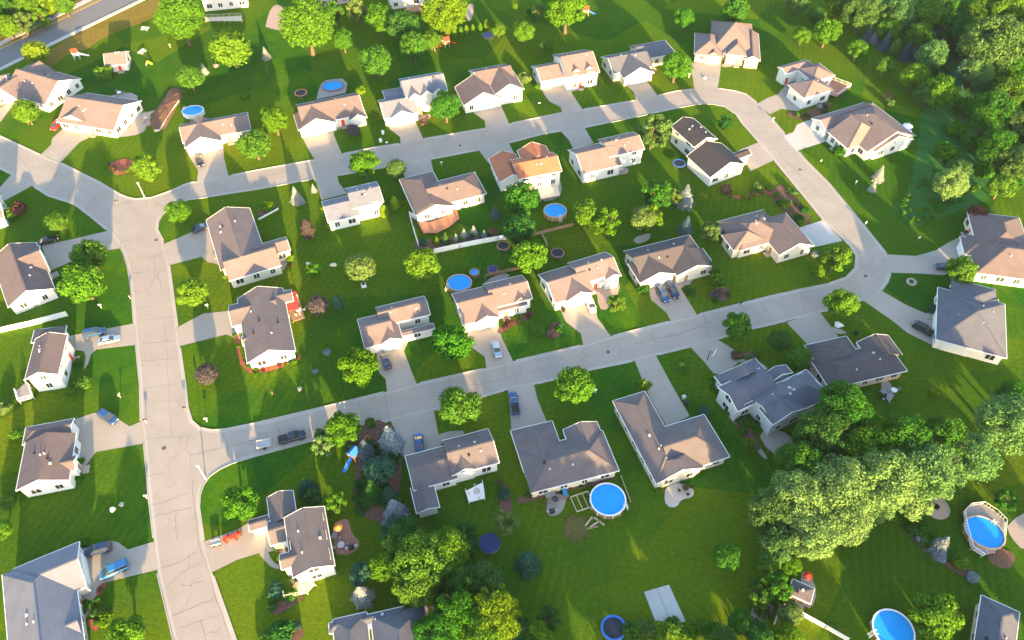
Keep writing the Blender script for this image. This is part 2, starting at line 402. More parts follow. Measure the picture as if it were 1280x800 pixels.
DRV = [
 [(-22, 166), (1, 152), (19, 128), (4, 119), (-25, 134)],
 [(65, 173), (84, 156), (117, 164), (110, 173), (99, 178), (76, 203), (50, 194), (64, 181)],
 [(240, 201), (231, 187), (279, 178), (280, 198), (286, 221), (246, 228), (248, 214)],
 [(374, 163), (419, 152), (417, 168), (428, 194), (394, 201), (384, 184)],
 [(481, 151), (518, 143), (520, 154), (530, 175), (501, 181), (500, 171), (488, 162)],
 [(582, 134), (623, 125), (637, 156), (607, 162), (606, 151)],
 [(676, 106), (711, 99), (715, 117), (729, 138), (703, 143), (701, 134), (687, 127), (680, 118)],
 [(770, 98), (806, 90), (806, 98), (823, 121), (796, 127), (792, 115), (783, 107)],
 [(861, 79), (902, 76), (900, 92), (897, 112), (868, 113), (866, 98)],
 [(946, 130), (960, 122), (972, 118), (982, 107), (1014, 130), (997, 139), (977, 136), (962, 143)],
 [(979, 170), (992, 165), (996, 156), (1008, 151), (1028, 148), (1044, 171), (1035, 176), (995, 189)],
 [(52, 307), (91, 299), (137, 288), (152, 310), (112, 317), (64, 338)],
 [(-30, 250), (-5, 240), (15, 217), (42, 231), (0, 254), (-30, 268)],
 [(84, 421), (91, 419), (169, 404), (172, 431), (120, 437), (114, 443), (110, 455), (105, 462), (107, 446), (105, 439), (90, 437)],
 [(94, 524), (118, 516), (145, 522), (162, 533), (178, 526), (182, 554), (120, 565), (105, 585), (98, 583)],
 [(108, 685), (139, 676), (148, 678), (160, 687), (192, 677), (198, 712), (132, 728), (121, 741), (116, 757), (105, 778), (98, 760), (104, 735)],
 [(203, 306), (235, 292), (264, 281), (276, 330), (260, 328), (252, 321), (210, 332)],
 [(220, 410), (254, 392), (292, 388), (300, 424), (292, 422), (283, 418), (224, 433)],
 [(389, 222), (421, 218), (424, 229), (434, 242), (402, 250), (396, 228)],
 [(499, 205), (538, 197), (542, 215), (508, 227), (504, 216)],
 [(597, 186), (635, 177), (643, 192), (618, 210), (609, 202)],
 [(700, 163), (730, 158), (742, 179), (717, 187), (711, 175)],
 [(925, 187), (948, 178), (968, 200), (938, 214)],
 [(995, 286), (1029, 275), (1053, 301), (1005, 312)],
 [(810, 356), (868, 346), (851, 361), (872, 395), (839, 402), (833, 391), (814, 375)],
 [(700, 386), (742, 375), (747, 398), (764, 421), (729, 432), (726, 417), (707, 402)],
 [(580, 411), (622, 402), (627, 422), (642, 453), (608, 461), (606, 446), (589, 434)],
 [(470, 437), (510, 428), (505, 439), (521, 481), (484, 490), (482, 474), (474, 466)],
 [(488, 525), (542, 512), (547, 537), (552, 560), (506, 574), (500, 555)],
 [(635, 485), (667, 479), (672, 500), (684, 528), (650, 548), (640, 545)],
 [(793, 450), (819, 443), (840, 482), (862, 520), (834, 534), (812, 497), (804, 478)],
 [(861, 432), (895, 423), (917, 437), (924, 452), (906, 468), (892, 467), (880, 452)],
 [(983, 403), (1024, 389), (1048, 421), (1018, 440)],
 [(1075, 373), (1103, 364), (1130, 380), (1160, 393), (1185, 393), (1166, 432), (1134, 416), (1114, 400)],
 [(1108, 318), (1145, 320), (1170, 313), (1184, 304), (1200, 296), (1225, 296), (1215, 330), (1180, 344), (1150, 342), (1112, 341)],
 [(254, 677), (297, 662), (320, 647), (345, 662), (348, 688), (322, 692), (296, 700), (264, 716)],
]
NEW = {23, 10}
DRVW = []
for i, d in enumerate(DRV):
    dp = pts(d); DRVW.append(dp)
    flat('driveway', [dp], .016+.0006*i, 'drive_new' if i in NEW else 'drive', smooth=0)
WALK = [  # garden walks from drives to front doors
 [(110, 165), (118, 164), (128, 170), (150, 172), (176, 168), (184, 160), (178, 150), (186, 145), (196, 137), (186, 140), (174, 142), (165, 160), (140, 163), (126, 158)],
 [(322, 691), (332, 702), (340, 710), (352, 712), (351, 707), (342, 703), (336, 693), (336, 688)],
 [(517, 150), (530, 152), (540, 146), (536, 142), (526, 146), (518, 144)],
 [(622, 131), (632, 128), (641, 117), (645, 108), (640, 108), (634, 119), (624, 124)],
 [(713, 115), (722, 113), (738, 104), (742, 98), (736, 100), (722, 108), (712, 109)],
 [(806, 95), (816, 93), (822, 87), (818, 84), (812, 90), (805, 91)],
 [(902, 84), (914, 84), (922, 80), (920, 77), (910, 80), (902, 80)],
 [(419, 161), (424, 163), (430, 156), (428, 153), (422, 157)],
 [(264, 280), (274, 303), (281, 326), (276, 331), (266, 330)],
 [(852, 353), (864, 354), (868, 346), (862, 345)],
 [(1030, 407), (1046, 418), (1060, 417), (1050, 411)],
 [(540, 548), (549, 556), (572, 549), (582, 540), (576, 538), (556, 540)],
 [(923, 449), (940, 448), (958, 458), (960, 462), (954, 462), (938, 453), (924, 454)],
]
for i, d in enumerate(WALK): flat('garden_path', [pts(d)], .045+.001*i, 'drive', smooth=1)
flat('garden_path', [pts([(906, 515), (918, 522), (934, 532), (944, 552), (960, 572), (956, 575), (940, 556), (930, 538), (914, 526)])], .06, 'patio', smooth=1)
PATIO = [
 ('patio', [(165, 160), (186, 158), (192, 152), (184, 138), (172, 144), (160, 152)]),
 ('patio', [(130, 122), (160, 114), (176, 122), (160, 132), (138, 130)]),
 ('brick', [(415, 655), (430, 648), (436, 650), (440, 668), (451, 678), (444, 690), (428, 695), (418, 690)]),
 ('patio', [(684, 621), (706, 614), (708, 624), (704, 638), (694, 646), (683, 643)]),
 ('drive_new', [(832, 608), (852, 602), (858, 608), (868, 612), (866, 622), (852, 624), (846, 634), (836, 634), (830, 626)]),
 ('patio', [(668, 226), (694, 216), (700, 224), (703, 240), (694, 250), (676, 252)]),
 ('gravel_paving', [(772, 211), (784, 209), (786, 216), (776, 219), (768, 216)]),
 ('patio', [(604, 352), (630, 340), (640, 346), (606, 362)]),
 ('patio', [(745, 356), (772, 347), (776, 362), (760, 388), (748, 386)]),
 ('patio', [(946, 540), (976, 536), (1000, 558), (986, 572), (962, 566)]),
 ('patio', [(1100, 478), (1110, 474), (1118, 490), (1112, 502), (1104, 496)]),
 ('patio', [(790, 298), (814, 290), (812, 300), (796, 306)]),
 ('patio', [(1258, 654), (1300, 630), (1310, 680), (1280, 690), (1262, 670)]),
 ('patio', [(1120, 168), (1136, 150), (1140, 160), (1138, 176), (1126, 180)]),
 ('gravel_paving', [(332, 32), (338, 10), (350, 4), (358, 20), (356, 40), (332, 34)]),
 ('gravel_paving', [(582, 24), (584, 6), (592, 4), (592, 16), (588, 27)]),
 ('patio', [(514, 756), (528, 745), (545, 756), (545, 776), (526, 778)]),
 ('patio', [(1000, 714), (1012, 716), (1022, 740), (1014, 762), (1004, 756)]),
 ('patio', [(940, 757), (958, 752), (970, 760), (952, 782), (938, 776)]),
 ('patio', [(332, 318), (350, 318), (362, 324), (352, 342), (338, 342)]),
]
for i, (m_, d) in enumerate(PATIO): flat('patio', [pts(d)], .02+.001*i, m_, smooth=1)
BEDS = [
 ('mulch_red', [(130, 206), (142, 203), (150, 200), (160, 198), (166, 202), (163, 214), (152, 220), (140, 213), (132, 212)]),
 ('mulch', [(188, 158), (189, 145), (205, 124), (212, 110), (226, 110), (229, 122), (218, 140), (206, 164), (194, 164)]),
 ('mulch_red', [(121, 745), (120, 735), (130, 728), (134, 730), (128, 740), (127, 756), (122, 754)]),
 ('mulch_red', [(108, 775), (122, 774), (126, 762), (133, 760), (135, 768), (122, 790), (114, 786)]),
 ('mulch', [(97, 748), (106, 748), (112, 756), (108, 766), (100, 764)]),
 ('mulch_red', [(292, 415), (298, 418), (302, 450), (310, 456), (320, 463), (372, 450), (376, 440), (376, 452), (320, 470), (302, 460), (296, 440)]),
 ('mulch', [(336, 765), (344, 755), (374, 742), (382, 745), (372, 754), (346, 770)]),
 ('mulch', [(322, 798), (340, 782), (370, 776), (382, 790), (372, 806), (330, 812)]),
 ('mulch', [(620, 415), (634, 402), (668, 388), (668, 396), (640, 408), (626, 418)]),
 ('mulch', [(686, 410), (692, 402), (702, 404), (702, 420), (690, 424), (682, 420)]),
 ('mulch', [(960, 240), (980, 228), (1008, 262), (1014, 280), (1004, 282), (990, 274), (968, 254)]),
 ('mulch_red', [(914, 244), (930, 246), (944, 238), (960, 236), (974, 244), (976, 252), (958, 242), (944, 244), (932, 250), (918, 248)]),
 ('mulch', [(1042, 130), (1030, 128), (1014, 136), (1006, 142), (982, 140), (988, 148), (1002, 150), (1024, 148)]),
 ('mulch', [(1133, 662), (1140, 660), (1180, 690), (1210, 708), (1216, 724), (1204, 722), (1170, 700), (1140, 676)]),
 ('mulch', [(1232, 688), (1246, 684), (1270, 692), (1264, 712), (1246, 710), (1236, 702)]),
 ('mulch', [(853, 362), (866, 356), (872, 366), (862, 372)]),
 ('mulch', [(884, 368), (896, 358), (908, 358), (914, 372), (902, 378), (888, 378)]),
 ('mulch', [(912, 468), (920, 470), (930, 520), (952, 560), (946, 566), (924, 540), (914, 520)]),
 ('mulch', [(920, 444), (940, 438), (950, 444), (942, 450), (926, 448)]),
 ('mulch', [(646, 622), (664, 618), (692, 612), (768, 592), (770, 600), (680, 622), (648, 632)]),
 ('mulch', [(772, 505), (778, 505), (800, 555), (824, 606), (818, 610), (794, 560)]),
 ('mulch', [(1220, 268), (1226, 262), (1230, 290), (1216, 300), (1200, 296), (1212, 284)]),
 ('mulch', [(620, 604), (632, 600), (644, 640), (630, 660), (622, 640), (628, 616)]),
 ('mulch', [(430, 540), (488, 520), (506, 576), (490, 660), (440, 640), (446, 580)]),
 ('mulch', [(322, 262), (344, 256), (348, 262), (324, 274)]),
 ('mulch', [(516, 300), (540, 300), (620, 292), (632, 296), (544, 312), (520, 312)]),
 ('mulch', [(524, 152), (534, 146), (536, 154), (526, 158)]),
 ('thin_grass', [(702, 660), (708, 646), (722, 642), (736, 652), (736, 670), (722, 680), (708, 676)]),
 ('thin_grass', [(1102, 118), (1110, 114), (1120, 120), (1114, 132), (1104, 130)]),
]
def ragged(pp, amp, sd):
    q = random.Random(sd); l = resample(smooth_poly(pp, 2), .5, True); c = sum(l, Vector())/len(l); ph = [q.uniform(0, 6) for _ in range(5)]
    return [c+(p-c)*(1+amp*(math.sin(5*t+ph[0])+.7*math.sin(9*t+ph[1])+.6*math.sin(17*t+ph[2]))+q.uniform(-amp, amp)*.7) for p in l for t in [math.atan2((p-c).y, (p-c).x)]]
for i, (m_, d) in enumerate(BEDS):
    if m_ == 'thin_grass': flat('bare_soil', [ragged(pts(d), .09, i)], .10+.0012*i, m_)
    else: flat('mulch_bed', [pts(d)], .10+.0012*i, m_, smooth=1)

q = random.Random(4); mw = resample(smooth_poly(MEADOW, 2), 1.2, True)
mw = [p+Vector((q.gauss(0, .35), q.gauss(0, .35), 0))+Vector((math.sin(i*.31)*.5, math.cos(i*.23)*.5, 0)) for i, p in enumerate(mw)]
flat('meadow_ground', [mw], .012, 'meadow')
# kerbs: concrete strips along the road edge, dropped where a drive meets it
kb = MB(); gut = MB()
allow = [d for d in DRVW]
def kerb(loop, sgn):
    line = resample(loop, .8, True); n = len(line)
    run = []
    def flush():
        nonlocal run
        if len(run) > 2:
            vs = []; fs = []
            for i, (p, q) in enumerate(run):
                a, b = p, p+q*.17
                vs += [(a.x, a.y, 0), (a.x, a.y, .11), (b.x, b.y, .12), (b.x, b.y, 0)]
                if i: fs += [tuple((i-1)*4+k for k in (0, 1)) + tuple(i*4+k for k in (1, 0)), tuple((i-1)*4+k for k in (1, 2)) + tuple(i*4+k for k in (2, 1)), tuple((i-1)*4+k for k in (2, 3)) + tuple(i*4+k for k in (3, 2))]
            m = len(run)-1
            fs += [(0, 1, 2, 3), (m*4, m*4+3, m*4+2, m*4+1)]
            kb.add(vs, fs)
        run = []
    for i in range(n+1):
        p = line[i % n]; t = line[(i+1) % n]-line[i-1 if i < n else 0]
        t = line[(i+1) % n]-line[(i-1) % n]; t.normalize(); q = Vector((-t.y, t.x, 0))*sgn
        if any(inside(p+q*.5, d) or inside(p+q*.1, d) for d in allow): flush()
        else: run.append((p, q))
    flush()
    l2 = []
    for i in range(n+1):
        p = line[i % n]; t = line[(i+1) % n]-line[(i-1) % n]; t.normalize(); q = Vector((-t.y, t.x, 0))*sgn
        l2.append(p-q*.28)
    ribbon(gut, l2, .55, .011)
def area(l): return sum(l[i].x*l[(i+1) % len(l)].y-l[(i+1) % len(l)].x*l[i].y for i in range(len(l)))
kerb(OUT, -1 if area(OUT) > 0 else 1)
kerb(HOLE, 1 if area(HOLE) > 0 else -1)
tag(kb.build('kerb', 'kerb'), kind='structure'); gut.build('gutter', 'kerb', road)

# tar-sealed joints and cracks of the concrete road
CR = [[(137, 271), (147, 278), (155, 278)], [(139, 262), (150, 255), (160, 252)], [(157, 251), (185, 280)], [(150, 302), (165, 301), (172, 303), (185, 320), (185, 339)],
 [(170, 291), (175, 303)], [(192, 320), (194, 340), (200, 352), (203, 364)], [(170, 342), (185, 339)], [(186, 323), (204, 315)], [(167, 385), (194, 383)], [(107, 265), (132, 243)],
 [(150, 302), (155, 325), (162, 343)], [(175, 451), (223, 447)], [(180, 486), (226, 478)], [(181, 503), (226, 501)], [(197, 539), (205, 537)], [(181, 548), (235, 546)],
 [(246, 535), (236, 545), (235, 555), (232, 562), (237, 567), (239, 590)], [(232, 562), (210, 574)], [(237, 569), (320, 550)], [(250, 537), (255, 570)], [(279, 540), (286, 572)],
 [(210, 575), (212, 600)], [(185, 595), (205, 592)], [(190, 630), (212, 626), (235, 615)], [(192, 645), (242, 634)], [(219, 640), (222, 675)], [(201, 711), (217, 706), (246, 690)],
 [(235, 692), (236, 710)], [(206, 737), (225, 717), (257, 701)], [(215, 770), (270, 747)], [(222, 787), (275, 767)], [(250, 776), (257, 800)], [(241, 600), (243, 640), (250, 685), (257, 700), (270, 747), (287, 795)],
 [(320, 545), (350, 537), (382, 535)], [(347, 527), (351, 550)], [(386, 535), (389, 550)], [(449, 501), (450, 512)], [(515, 501), (550, 494)], [(585, 469), (595, 481), (640, 472)], [(630, 457), (632, 472)],
 [(670, 451), (687, 477)], [(640, 470), (700, 456)], [(772, 424), (777, 447)], [(812, 415), (817, 424), (852, 417), (890, 402)], [(650, 457), (655, 477)], [(700, 440), (704, 452)], [(722, 444), (728, 452)],
 [(1060, 285), (1070, 295)], [(1072, 315), (1090, 317), (1090, 327), (1082, 335), (1080, 347)], [(1095, 345), (1102, 350)], [(970, 385), (1022, 371)], [(1007, 224), (1025, 240)], [(982, 200), (1007, 225)],
 [(1007, 372), (1010, 382)], [(917, 132), (927, 127)], [(937, 141), (952, 157), (960, 165)], [(927, 142), (942, 140)], [(945, 160), (960, 157)], [(960, 187), (975, 184)], [(964, 180), (985, 205), (1005, 226)],
 [(985, 215), (1008, 212)], [(975, 190), (995, 185)], [(60, 205), (90, 228), (120, 250)], [(20, 190), (40, 215)], [(75, 210), (60, 235)], [(100, 225), (85, 248)], [(190, 250), (205, 258)], [(182, 250), (183, 258)],
 [(265, 226), (270, 245)], [(320, 222), (420, 205), (520, 190), (640, 166), (780, 137), (880, 119)], [(340, 212), (344, 232)], [(380, 204), (386, 224)], [(450, 190), (456, 212)], [(540, 174), (546, 196)], [(580, 167), (588, 189)], [(660, 152), (668, 170)], [(740, 138), (752, 155)], [(780, 130), (790, 147)], [(850, 116), (858, 133)],
 [(180, 400), (222, 396)], [(176, 430), (224, 425)], [(206, 400), (209, 450), (212, 500), (214, 545)], [(430, 520), (520, 497), (590, 480)], [(720, 447), (800, 428), (900, 404), (960, 388)], [(880, 393), (886, 424)], [(930, 382), (938, 410)], [(1000, 364), (1006, 395)], [(560, 470), (566, 503)], [(480, 492), (486, 524)], [(420, 506), (426, 540)]]
sm = MB()
for l in CR:
    line = resample(pts(l), 1.1); k = len(line)
    line = [p+Vector((random.gauss(0, .10), random.gauss(0, .10), 0)) for p in line]
    ribbon(sm, line, random.uniform(.05, .11), .0135)
for _ in range(90):   # short stray cracks
    while True:
        p = P(random.uniform(0, 1110), random.uniform(110, 800))
        if inside(p, OUT) and not inside(p, HOLE): break
    a = random.uniform(0, 6.28); line = [p]
    for _ in range(random.randint(3, 8)):
        a += random.gauss(0, .5); line.append(line[-1]+Vector((math.cos(a), math.sin(a), 0))*.6)
    if all(inside(q, OUT) and not inside(q, HOLE) for q in line): ribbon(sm, line, random.uniform(.04, .09), .0135)
sm.build('crack_sealant', 'sealant', road)

# the bigger road in the top left corner
flat('main_road', [pts([(-200, 182), (-60, 112), (0, 84), (70, 50), (170, 0), (260, -45), (215, -45), (128, 0), (0, 62), (-200, 155)])], .008, 'asphalt')
flat('median', [pts([(-200, 155), (0, 62), (128, 0), (215, -45), (190, -45), (112, 0), (0, 55), (-200, 147)])], .02, 'dirt')
hk = MB()
for l in ([(-60, 116), (0, 87), (75, 50), (178, 0), (240, -31)], [(-60, 84), (0, 55), (60, 25), (110, 0), (170, -32)]):
    ln = resample(pts(l), 3)
    for a, b in zip(ln, ln[1:]):
        hk.bar((a.x, a.y, .09), (b.x, b.y, .09), 1.5 if l[1][1] == 87 else 2.0, .18)
tag(hk.build('pavement', 'drive_new'), kind='structure')
yl = MB(); ribbon(yl, resample(pts([(-60, 90), (0, 61.5), (128, -.8)]), 4), .35, .028)
tag(yl.build('road_marking', 'paint_yellow'), kind='structure')
# ------------------------------------------------------------------ houses
class House: pass
HOUSES = []
def house(label, u, wings, roof, wall, garage=None, door=None, chimney=None, cat='house', e0=2.8, vents=2, group='houses of the estate', fascia='trim_white', gdw=4.9):
    """wings: (ridge axis 'u'/'v', eave corner px, opposite eave corner px, eave height, ends 'g'able/'h'ip low-high, pitch)"""
    k = len(HOUSES)
    a, b = P(*u[0], e0), P(*u[1], e0)
    U = (b-a); U.z = 0; U.normalize(); V = Vector((-U.y, U.x, 0))
    W = []
    for j, wg in enumerate(wings):
        ax, c0, c1, e = wg[:4]; ends = wg[4] if len(wg) > 4 else 'gg'; s = (wg[5] if len(wg) > 5 else .5)*.96
        e = e+.013*j
        p, q = P(*c0, e), P(*c1, e)
        us = sorted((p.dot(U), q.dot(U))); vs_ = sorted((p.dot(V), q.dot(V)))
        W.append([ax, us[0], us[1], vs_[0], vs_[1], e, ends, s])
    cu = sum(x[1]+x[2] for x in W[:1])/2; cv = sum(x[3]+x[4] for x in W[:1])/2
    org = U*cu+V*cv
    rz = math.atan2(U.y, U.x)
    root = empty('house', (org.x, org.y, 0), rz, label, cat, group)
    for x in W: x[1] -= cu; x[2] -= cu; x[3] -= cv; x[4] -= cv
    tolocal = lambda p: ((Vector((p.x, p.y, 0)).dot(U)-cu), (Vector((p.x, p.y, 0)).dot(V)-cv))
    rf, wl, fa, rc = MB(), MB(), MB(), MB()
    T, OV, OG = .17, .42, .30
    rects = []
    def covered(j, pts2):
        return any(i != j and all(x[1]-.1 < p[0] < x[2]+.1 and x[3]-.1 < p[1] < x[4]+.1 for p in pts2) for i, x in enumerate(W))
    for jw, (ax, u0, u1, v0, v1, e, ends, s) in enumerate(W):
        if ax == 'u': L0, L1, B0, B1 = u0, u1, v0, v1; mp = lambda l, b, z: (l, b, z)
        else: L0, L1, B0, B1 = v0, v1, u0, u1; mp = lambda l, b, z: (b, l, z)
        hw = (B1-B0)/2; m = (B0+B1)/2; rid = e+s*hw
        r0 = L0+(min(hw, (L1-L0)/2-.02) if ends[0] == 'h' else 0); r1 = L1-(min(hw, (L1-L0)/2-.02) if ends[1] == 'h' else 0)
        A, B, C, D = (L0, B0, e), (L1, B0, e), (L1, B1, e), (L0, B1, e); E_, F_ = (r0, m, rid), (r1, m, rid)
        top = [A, B, C, D, E_, F_]; n = 6
        vs = [mp(*t) for t in top]+[mp(t[0], t[1], t[2]-T) for t in top]
        fs = [(0, 1, 5, 4), (2, 3, 4, 5), (6, 10, 11, 7), (8, 11, 10, 9)]
        if ends[0] == 'h': fs += [(3, 0, 4), (9, 10, 6)]
        else: fs += [(3, 9, 10, 4), (4, 10, 6, 0)]
        if ends[1] == 'h': fs += [(1, 2, 5), (7, 11, 8)]
        else: fs += [(1, 7, 11, 5), (5, 11, 8, 2)]
        if ends[0] == 'h': fs.append((0, 3, 9, 6))
        if ends[1] == 'h': fs.append((2, 1, 7, 8))
        fs += [(1, 0, 6, 7), (3, 2, 8, 9)]
        if ax == 'v': fs = [f[::-1] for f in fs]
        rf.add(vs, fs)
        # ridge cap
        if r1-r0 > .5: rc.bar(mp(r0+.02, m, rid+.02), mp(r1-.02, m, rid+.02), .32, .07)
        if ends[0] == 'h':
            for q in (A, D): rc.bar(mp(*(Vector(q).lerp(Vector(E_), .03)+Vector((0, 0, .015)))), mp(*(Vector(E_)+Vector((0, 0, .015)))), .26, .05)
        if ends[1] == 'h':
            for q in (B, C): rc.bar(mp(*(Vector(q).lerp(Vector(F_), .03)+Vector((0, 0, .015)))), mp(*(Vector(F_)+Vector((0, 0, .015)))), .26, .05)
        # fascia boards and gutters
        d = .055
        for bb, sg in ((B0, -1), (B1, 1)):
            if covered(jw, [mp(L0, bb, 0), mp(L1, bb, 0)]): continue
            fa.bar(mp(L0-.03, bb+sg*d, e-.10), mp(L1+.03, bb+sg*d, e-.10), .11, .17)
        for ll, en, sg, ee in ((L0, ends[0], -1, E_), (L1, ends[1], 1, F_)):
            if covered(jw, [mp(ll, m, 0), mp(ll, B0*.7+B1*.3, 0)]) or covered(jw, [mp(ll, m, 0), mp(ll, B0*.3+B1*.7, 0)]): continue
            if en == 'h': fa.bar(mp(ll+sg*d, B0, e-.10), mp(ll+sg*d, B1, e-.10), .11, .17)
            else:
                for bb in (B0, B1): fa.bar(mp(ll+sg*.04, bb, e-.09), mp(ll+sg*.04, m, rid-.09), .08, .22)
        # walls
        l0 = L0+(OV if ends[0] == 'h' else OG); l1 = L1-(OV if ends[1] == 'h' else OG); b0, b1 = B0+OV, B1-OV
        if b1-b0 < .8: b0, b1 = m-.4, m+.4
        zt = e+s*OV-T+.02; zr = rid-T+.02
        vs = [mp(l0, b0, -.3), mp(l1, b0, -.3), mp(l1, b1, -.3), mp(l0, b1, -.3), mp(l0, b0, zt), mp(l1, b0, zt), mp(l1, b1, zt), mp(l0, b1, zt)]
        fs = [(0, 1, 5, 4), (2, 3, 7, 6)]
        zg = rid-T+.0
        gi0 = zt+(s*(hw-OV))*1.0
        if ends[0] == 'g': vs.append(mp(l0, m, gi0)); fs.append((3, 0, 4, len(vs)-1, 7))
        else: fs.append((3, 0, 4, 7))
        if ends[1] == 'g': vs.append(mp(l1, m, gi0)); fs.append((1, 2, 6, len(vs)-1, 5))
        else: fs.append((1, 2, 6, 5))
        if ax == 'v': fs = [f[::-1] for f in fs]
        wl.add(vs, fs)
        lo, hi = mp(l0, b0, 0), mp(l1, b1, 0)
        rects.append((min(lo[0], hi[0]), max(lo[0], hi[0]), min(lo[1], hi[1]), max(lo[1], hi[1]), e, ax, ends, s, hw))
    ow = wl.build('wall', wall, root)
    orf = rf.build('roof', roof, root)
    rc.build('ridge_cap', roof, orf)
    fa.build('fascia', fascia, orf)
    # sides of the wings, as (start, direction, outward normal, length, eave, gable end?)
    sides = []
    for i, (x0, x1, y0, y1, e, ax, ends, s, hw) in enumerate(rects):
        for (px, py, dx, dy, L, nx, ny) in ((x0, y0, 1, 0, x1-x0, 0, -1), (x1, y0, 0, 1, y1-y0, 1, 0), (x1, y1, -1, 0, x1-x0, 0, 1), (x0, y1, 0, -1, y1-y0, -1, 0)):
            gable = (ax == 'u' and nx != 0 and ends[0 if nx < 0 else 1] == 'g') or (ax == 'v' and ny != 0 and ends[0 if ny < 0 else 1] == 'g')
            sides.append((i, px, py, dx, dy, L, nx, ny, e, gable, s*hw))
    def blocked(i, x, y, z):
        for j, (x0, x1, y0, y1, e, *_r) in enumerate(rects):
            if j != i and x0-.25 < x < x1+.25 and y0-.25 < y < y1+.25: return True
        return False
    used = []
    def near(px):
        lx, ly = tolocal(P(*px)); best = None
        for sd_ in sides:
            i, x, y, dx, dy, L, nx, ny, e, gb, rise = sd_
            if L < 1.6: continue
            t = max(0, min(L, (lx-x)*dx+(ly-y)*dy)); qx, qy = x+dx*t, y+dy*t
            if blocked(i, qx+nx*.3, qy+ny*.3, 1): continue
            dd = math.hypot(lx-qx, ly-qy)
            if best is None or dd < best[0]: best = (dd, t, sd_)
        return best
    def panel(x, y, dx, dy, nx, ny, wdt, z0, z1, off, th):
        mb = MB(); cx, cy = x+nx*(off+th/2), y+ny*(off+th/2)
        return mb.box((cx, cy, (z0+z1)/2), (wdt if dx else th, wdt if dy else th, z1-z0))
    if garage:
        for gp in (garage if isinstance(garage, list) else [garage]):
            b = near(gp)
            if b:
                _, t, (i, x, y, dx, dy, L, nx, ny, e, gb, rise) = b
                wd = min(gdw, L-.6); t = max(wd/2+.25, min(L-wd/2-.25, t)); used.append((i, nx, ny, t, wd/2+.4, 0, 2.5))
                qx, qy = x+dx*t, y+dy*t
                fr = panel(qx, qy, dx, dy, nx, ny, wd+.3, -.02, 2.42, .003, .07).build('garage_door', 'trim_white', root)
                pn = MB()
                for r in range(4): # four hinged sections
                    z0 = .04+r*.56
                    pn.v, pn.f = pn.v, pn.f; pn.add(*(lambda m_: (m_.v, m_.f))(panel(qx, qy, dx, dy, nx, ny, wd, z0, z0+.53, .074, .04)))
                pn.build('door_panel', 'door_white', fr)
    if door:
        b = near(door)
        if b:
            _, t, (i, x, y, dx, dy, L, nx, ny, e, gb, rise) = b
            t = max(.8, min(L-.8, t)); used.append((i, nx, ny, t, .9, 0, 2.5)); qx, qy = x+dx*t, y+dy*t
            fr = panel(qx, qy, dx, dy, nx, ny, 1.3, -.02, 2.3, .003, .06).build('front_door', 'trim_white', root)
            panel(qx, qy, dx, dy, nx, ny, .95, .05, 2.1, .064, .03).build('door_leaf', 'wood' if k % 3 else 'red', fr)
            st = MB().box((qx+nx*.7, qy+ny*.7, .06), (1.6 if dx else 1.2, 1.6 if dy else 1.2, .3)); st.build('step', 'drive', root)
    cnt = 0
    for (i, x, y, dx, dy, L, nx, ny, e, gb, rise) in sides:
        rows = [(.95, 2.25)] if e < 4.2 else [(.95, 2.2), (3.55, 4.75)]
        if gb and rise > 1.7 and L > 5:
            vz = e+.35 if e < 4.2 else e+.3
            qx, qy = x+dx*L/2, y+dy*L/2
            if not blocked(i, qx+nx*.3, qy+ny*.3, vz):
                gv = MB(); 
                for r in range(4): gv.add(*(lambda m_: (m_.v, m_.f))(panel(qx, qy, dx, dy, nx, ny, .55, vz+r*.17, vz+r*.17+.11, .003, .05)))
                gv.build('gable_vent', 'pipe_grey', root)
        nwin = int((L-1.0)/3.0)
        if nwin < 1: continue
        for (z0, z1) in rows:
            for q in range(nwin):
                t = L*(q+.5)/nwin; wd = (1.1, 1.7, 1.3)[(q+k+i) % 3]
                if any(a == i and bx == nx and by == ny and abs(t-tt) < hw_+wd/2 and z0 < zz for (a, bx, by, tt, hw_, _z, zz) in used): continue
                if cnt > 15: break
                qx, qy = x+dx*t, y+dy*t
                if any(blocked(i, qx+dx*o_+nx*.3, qy+dy*o_+ny*.3, z0) for o_ in (-.9, 0, .9)): continue
                fr = panel(qx, qy, dx, dy, nx, ny, wd+.2, z0-.1, z1+.1, .003, .05).build('window', 'trim_white', root)
                pn = MB(); hh = wd/2-.03
                for sg in (-1, 1):
                    m_ = panel(qx+dx*sg*(wd/4+.01), qy+dy*sg*(wd/4+.01), dx, dy, nx, ny, hh-.04, z0, z1, .054, .02); pn.add(m_.v, m_.f)
                pn.build('pane', 'glass', fr); cnt += 1
    # roof furniture
    rr = random.Random(k*7+1)
    ax, u0, u1, v0, v1, e, ends, s = W[0]
    for _ in range(vents):
        uu = u0+(u1-u0)*rr.uniform(.25, .75); vv = v0+(v1-v0)*rr.uniform(.25, .75)
        mid = (v0+v1)/2 if ax == 'u' else (u0+u1)/2; hw = (v1-v0)/2 if ax == 'u' else (u1-u0)/2
        z = e+s*(hw-abs((vv if ax == 'u' else uu)-mid))
        if ends != 'gg':
            ll = uu if ax == 'u' else vv; lo, hi = (u0, u1) if ax == 'u' else (v0, v1)
            z = min(z, e+s*min(ll-lo, hi-ll))
        mb = MB(); mb.tube((uu, vv, z-.12), (uu, vv, z+.32), .11, n=8); mb.tube((uu, vv, z-.02), (uu, vv, z+.06), .24, .12, n=8)
        mb.build('vent_pipe', 'pipe_grey', orf)
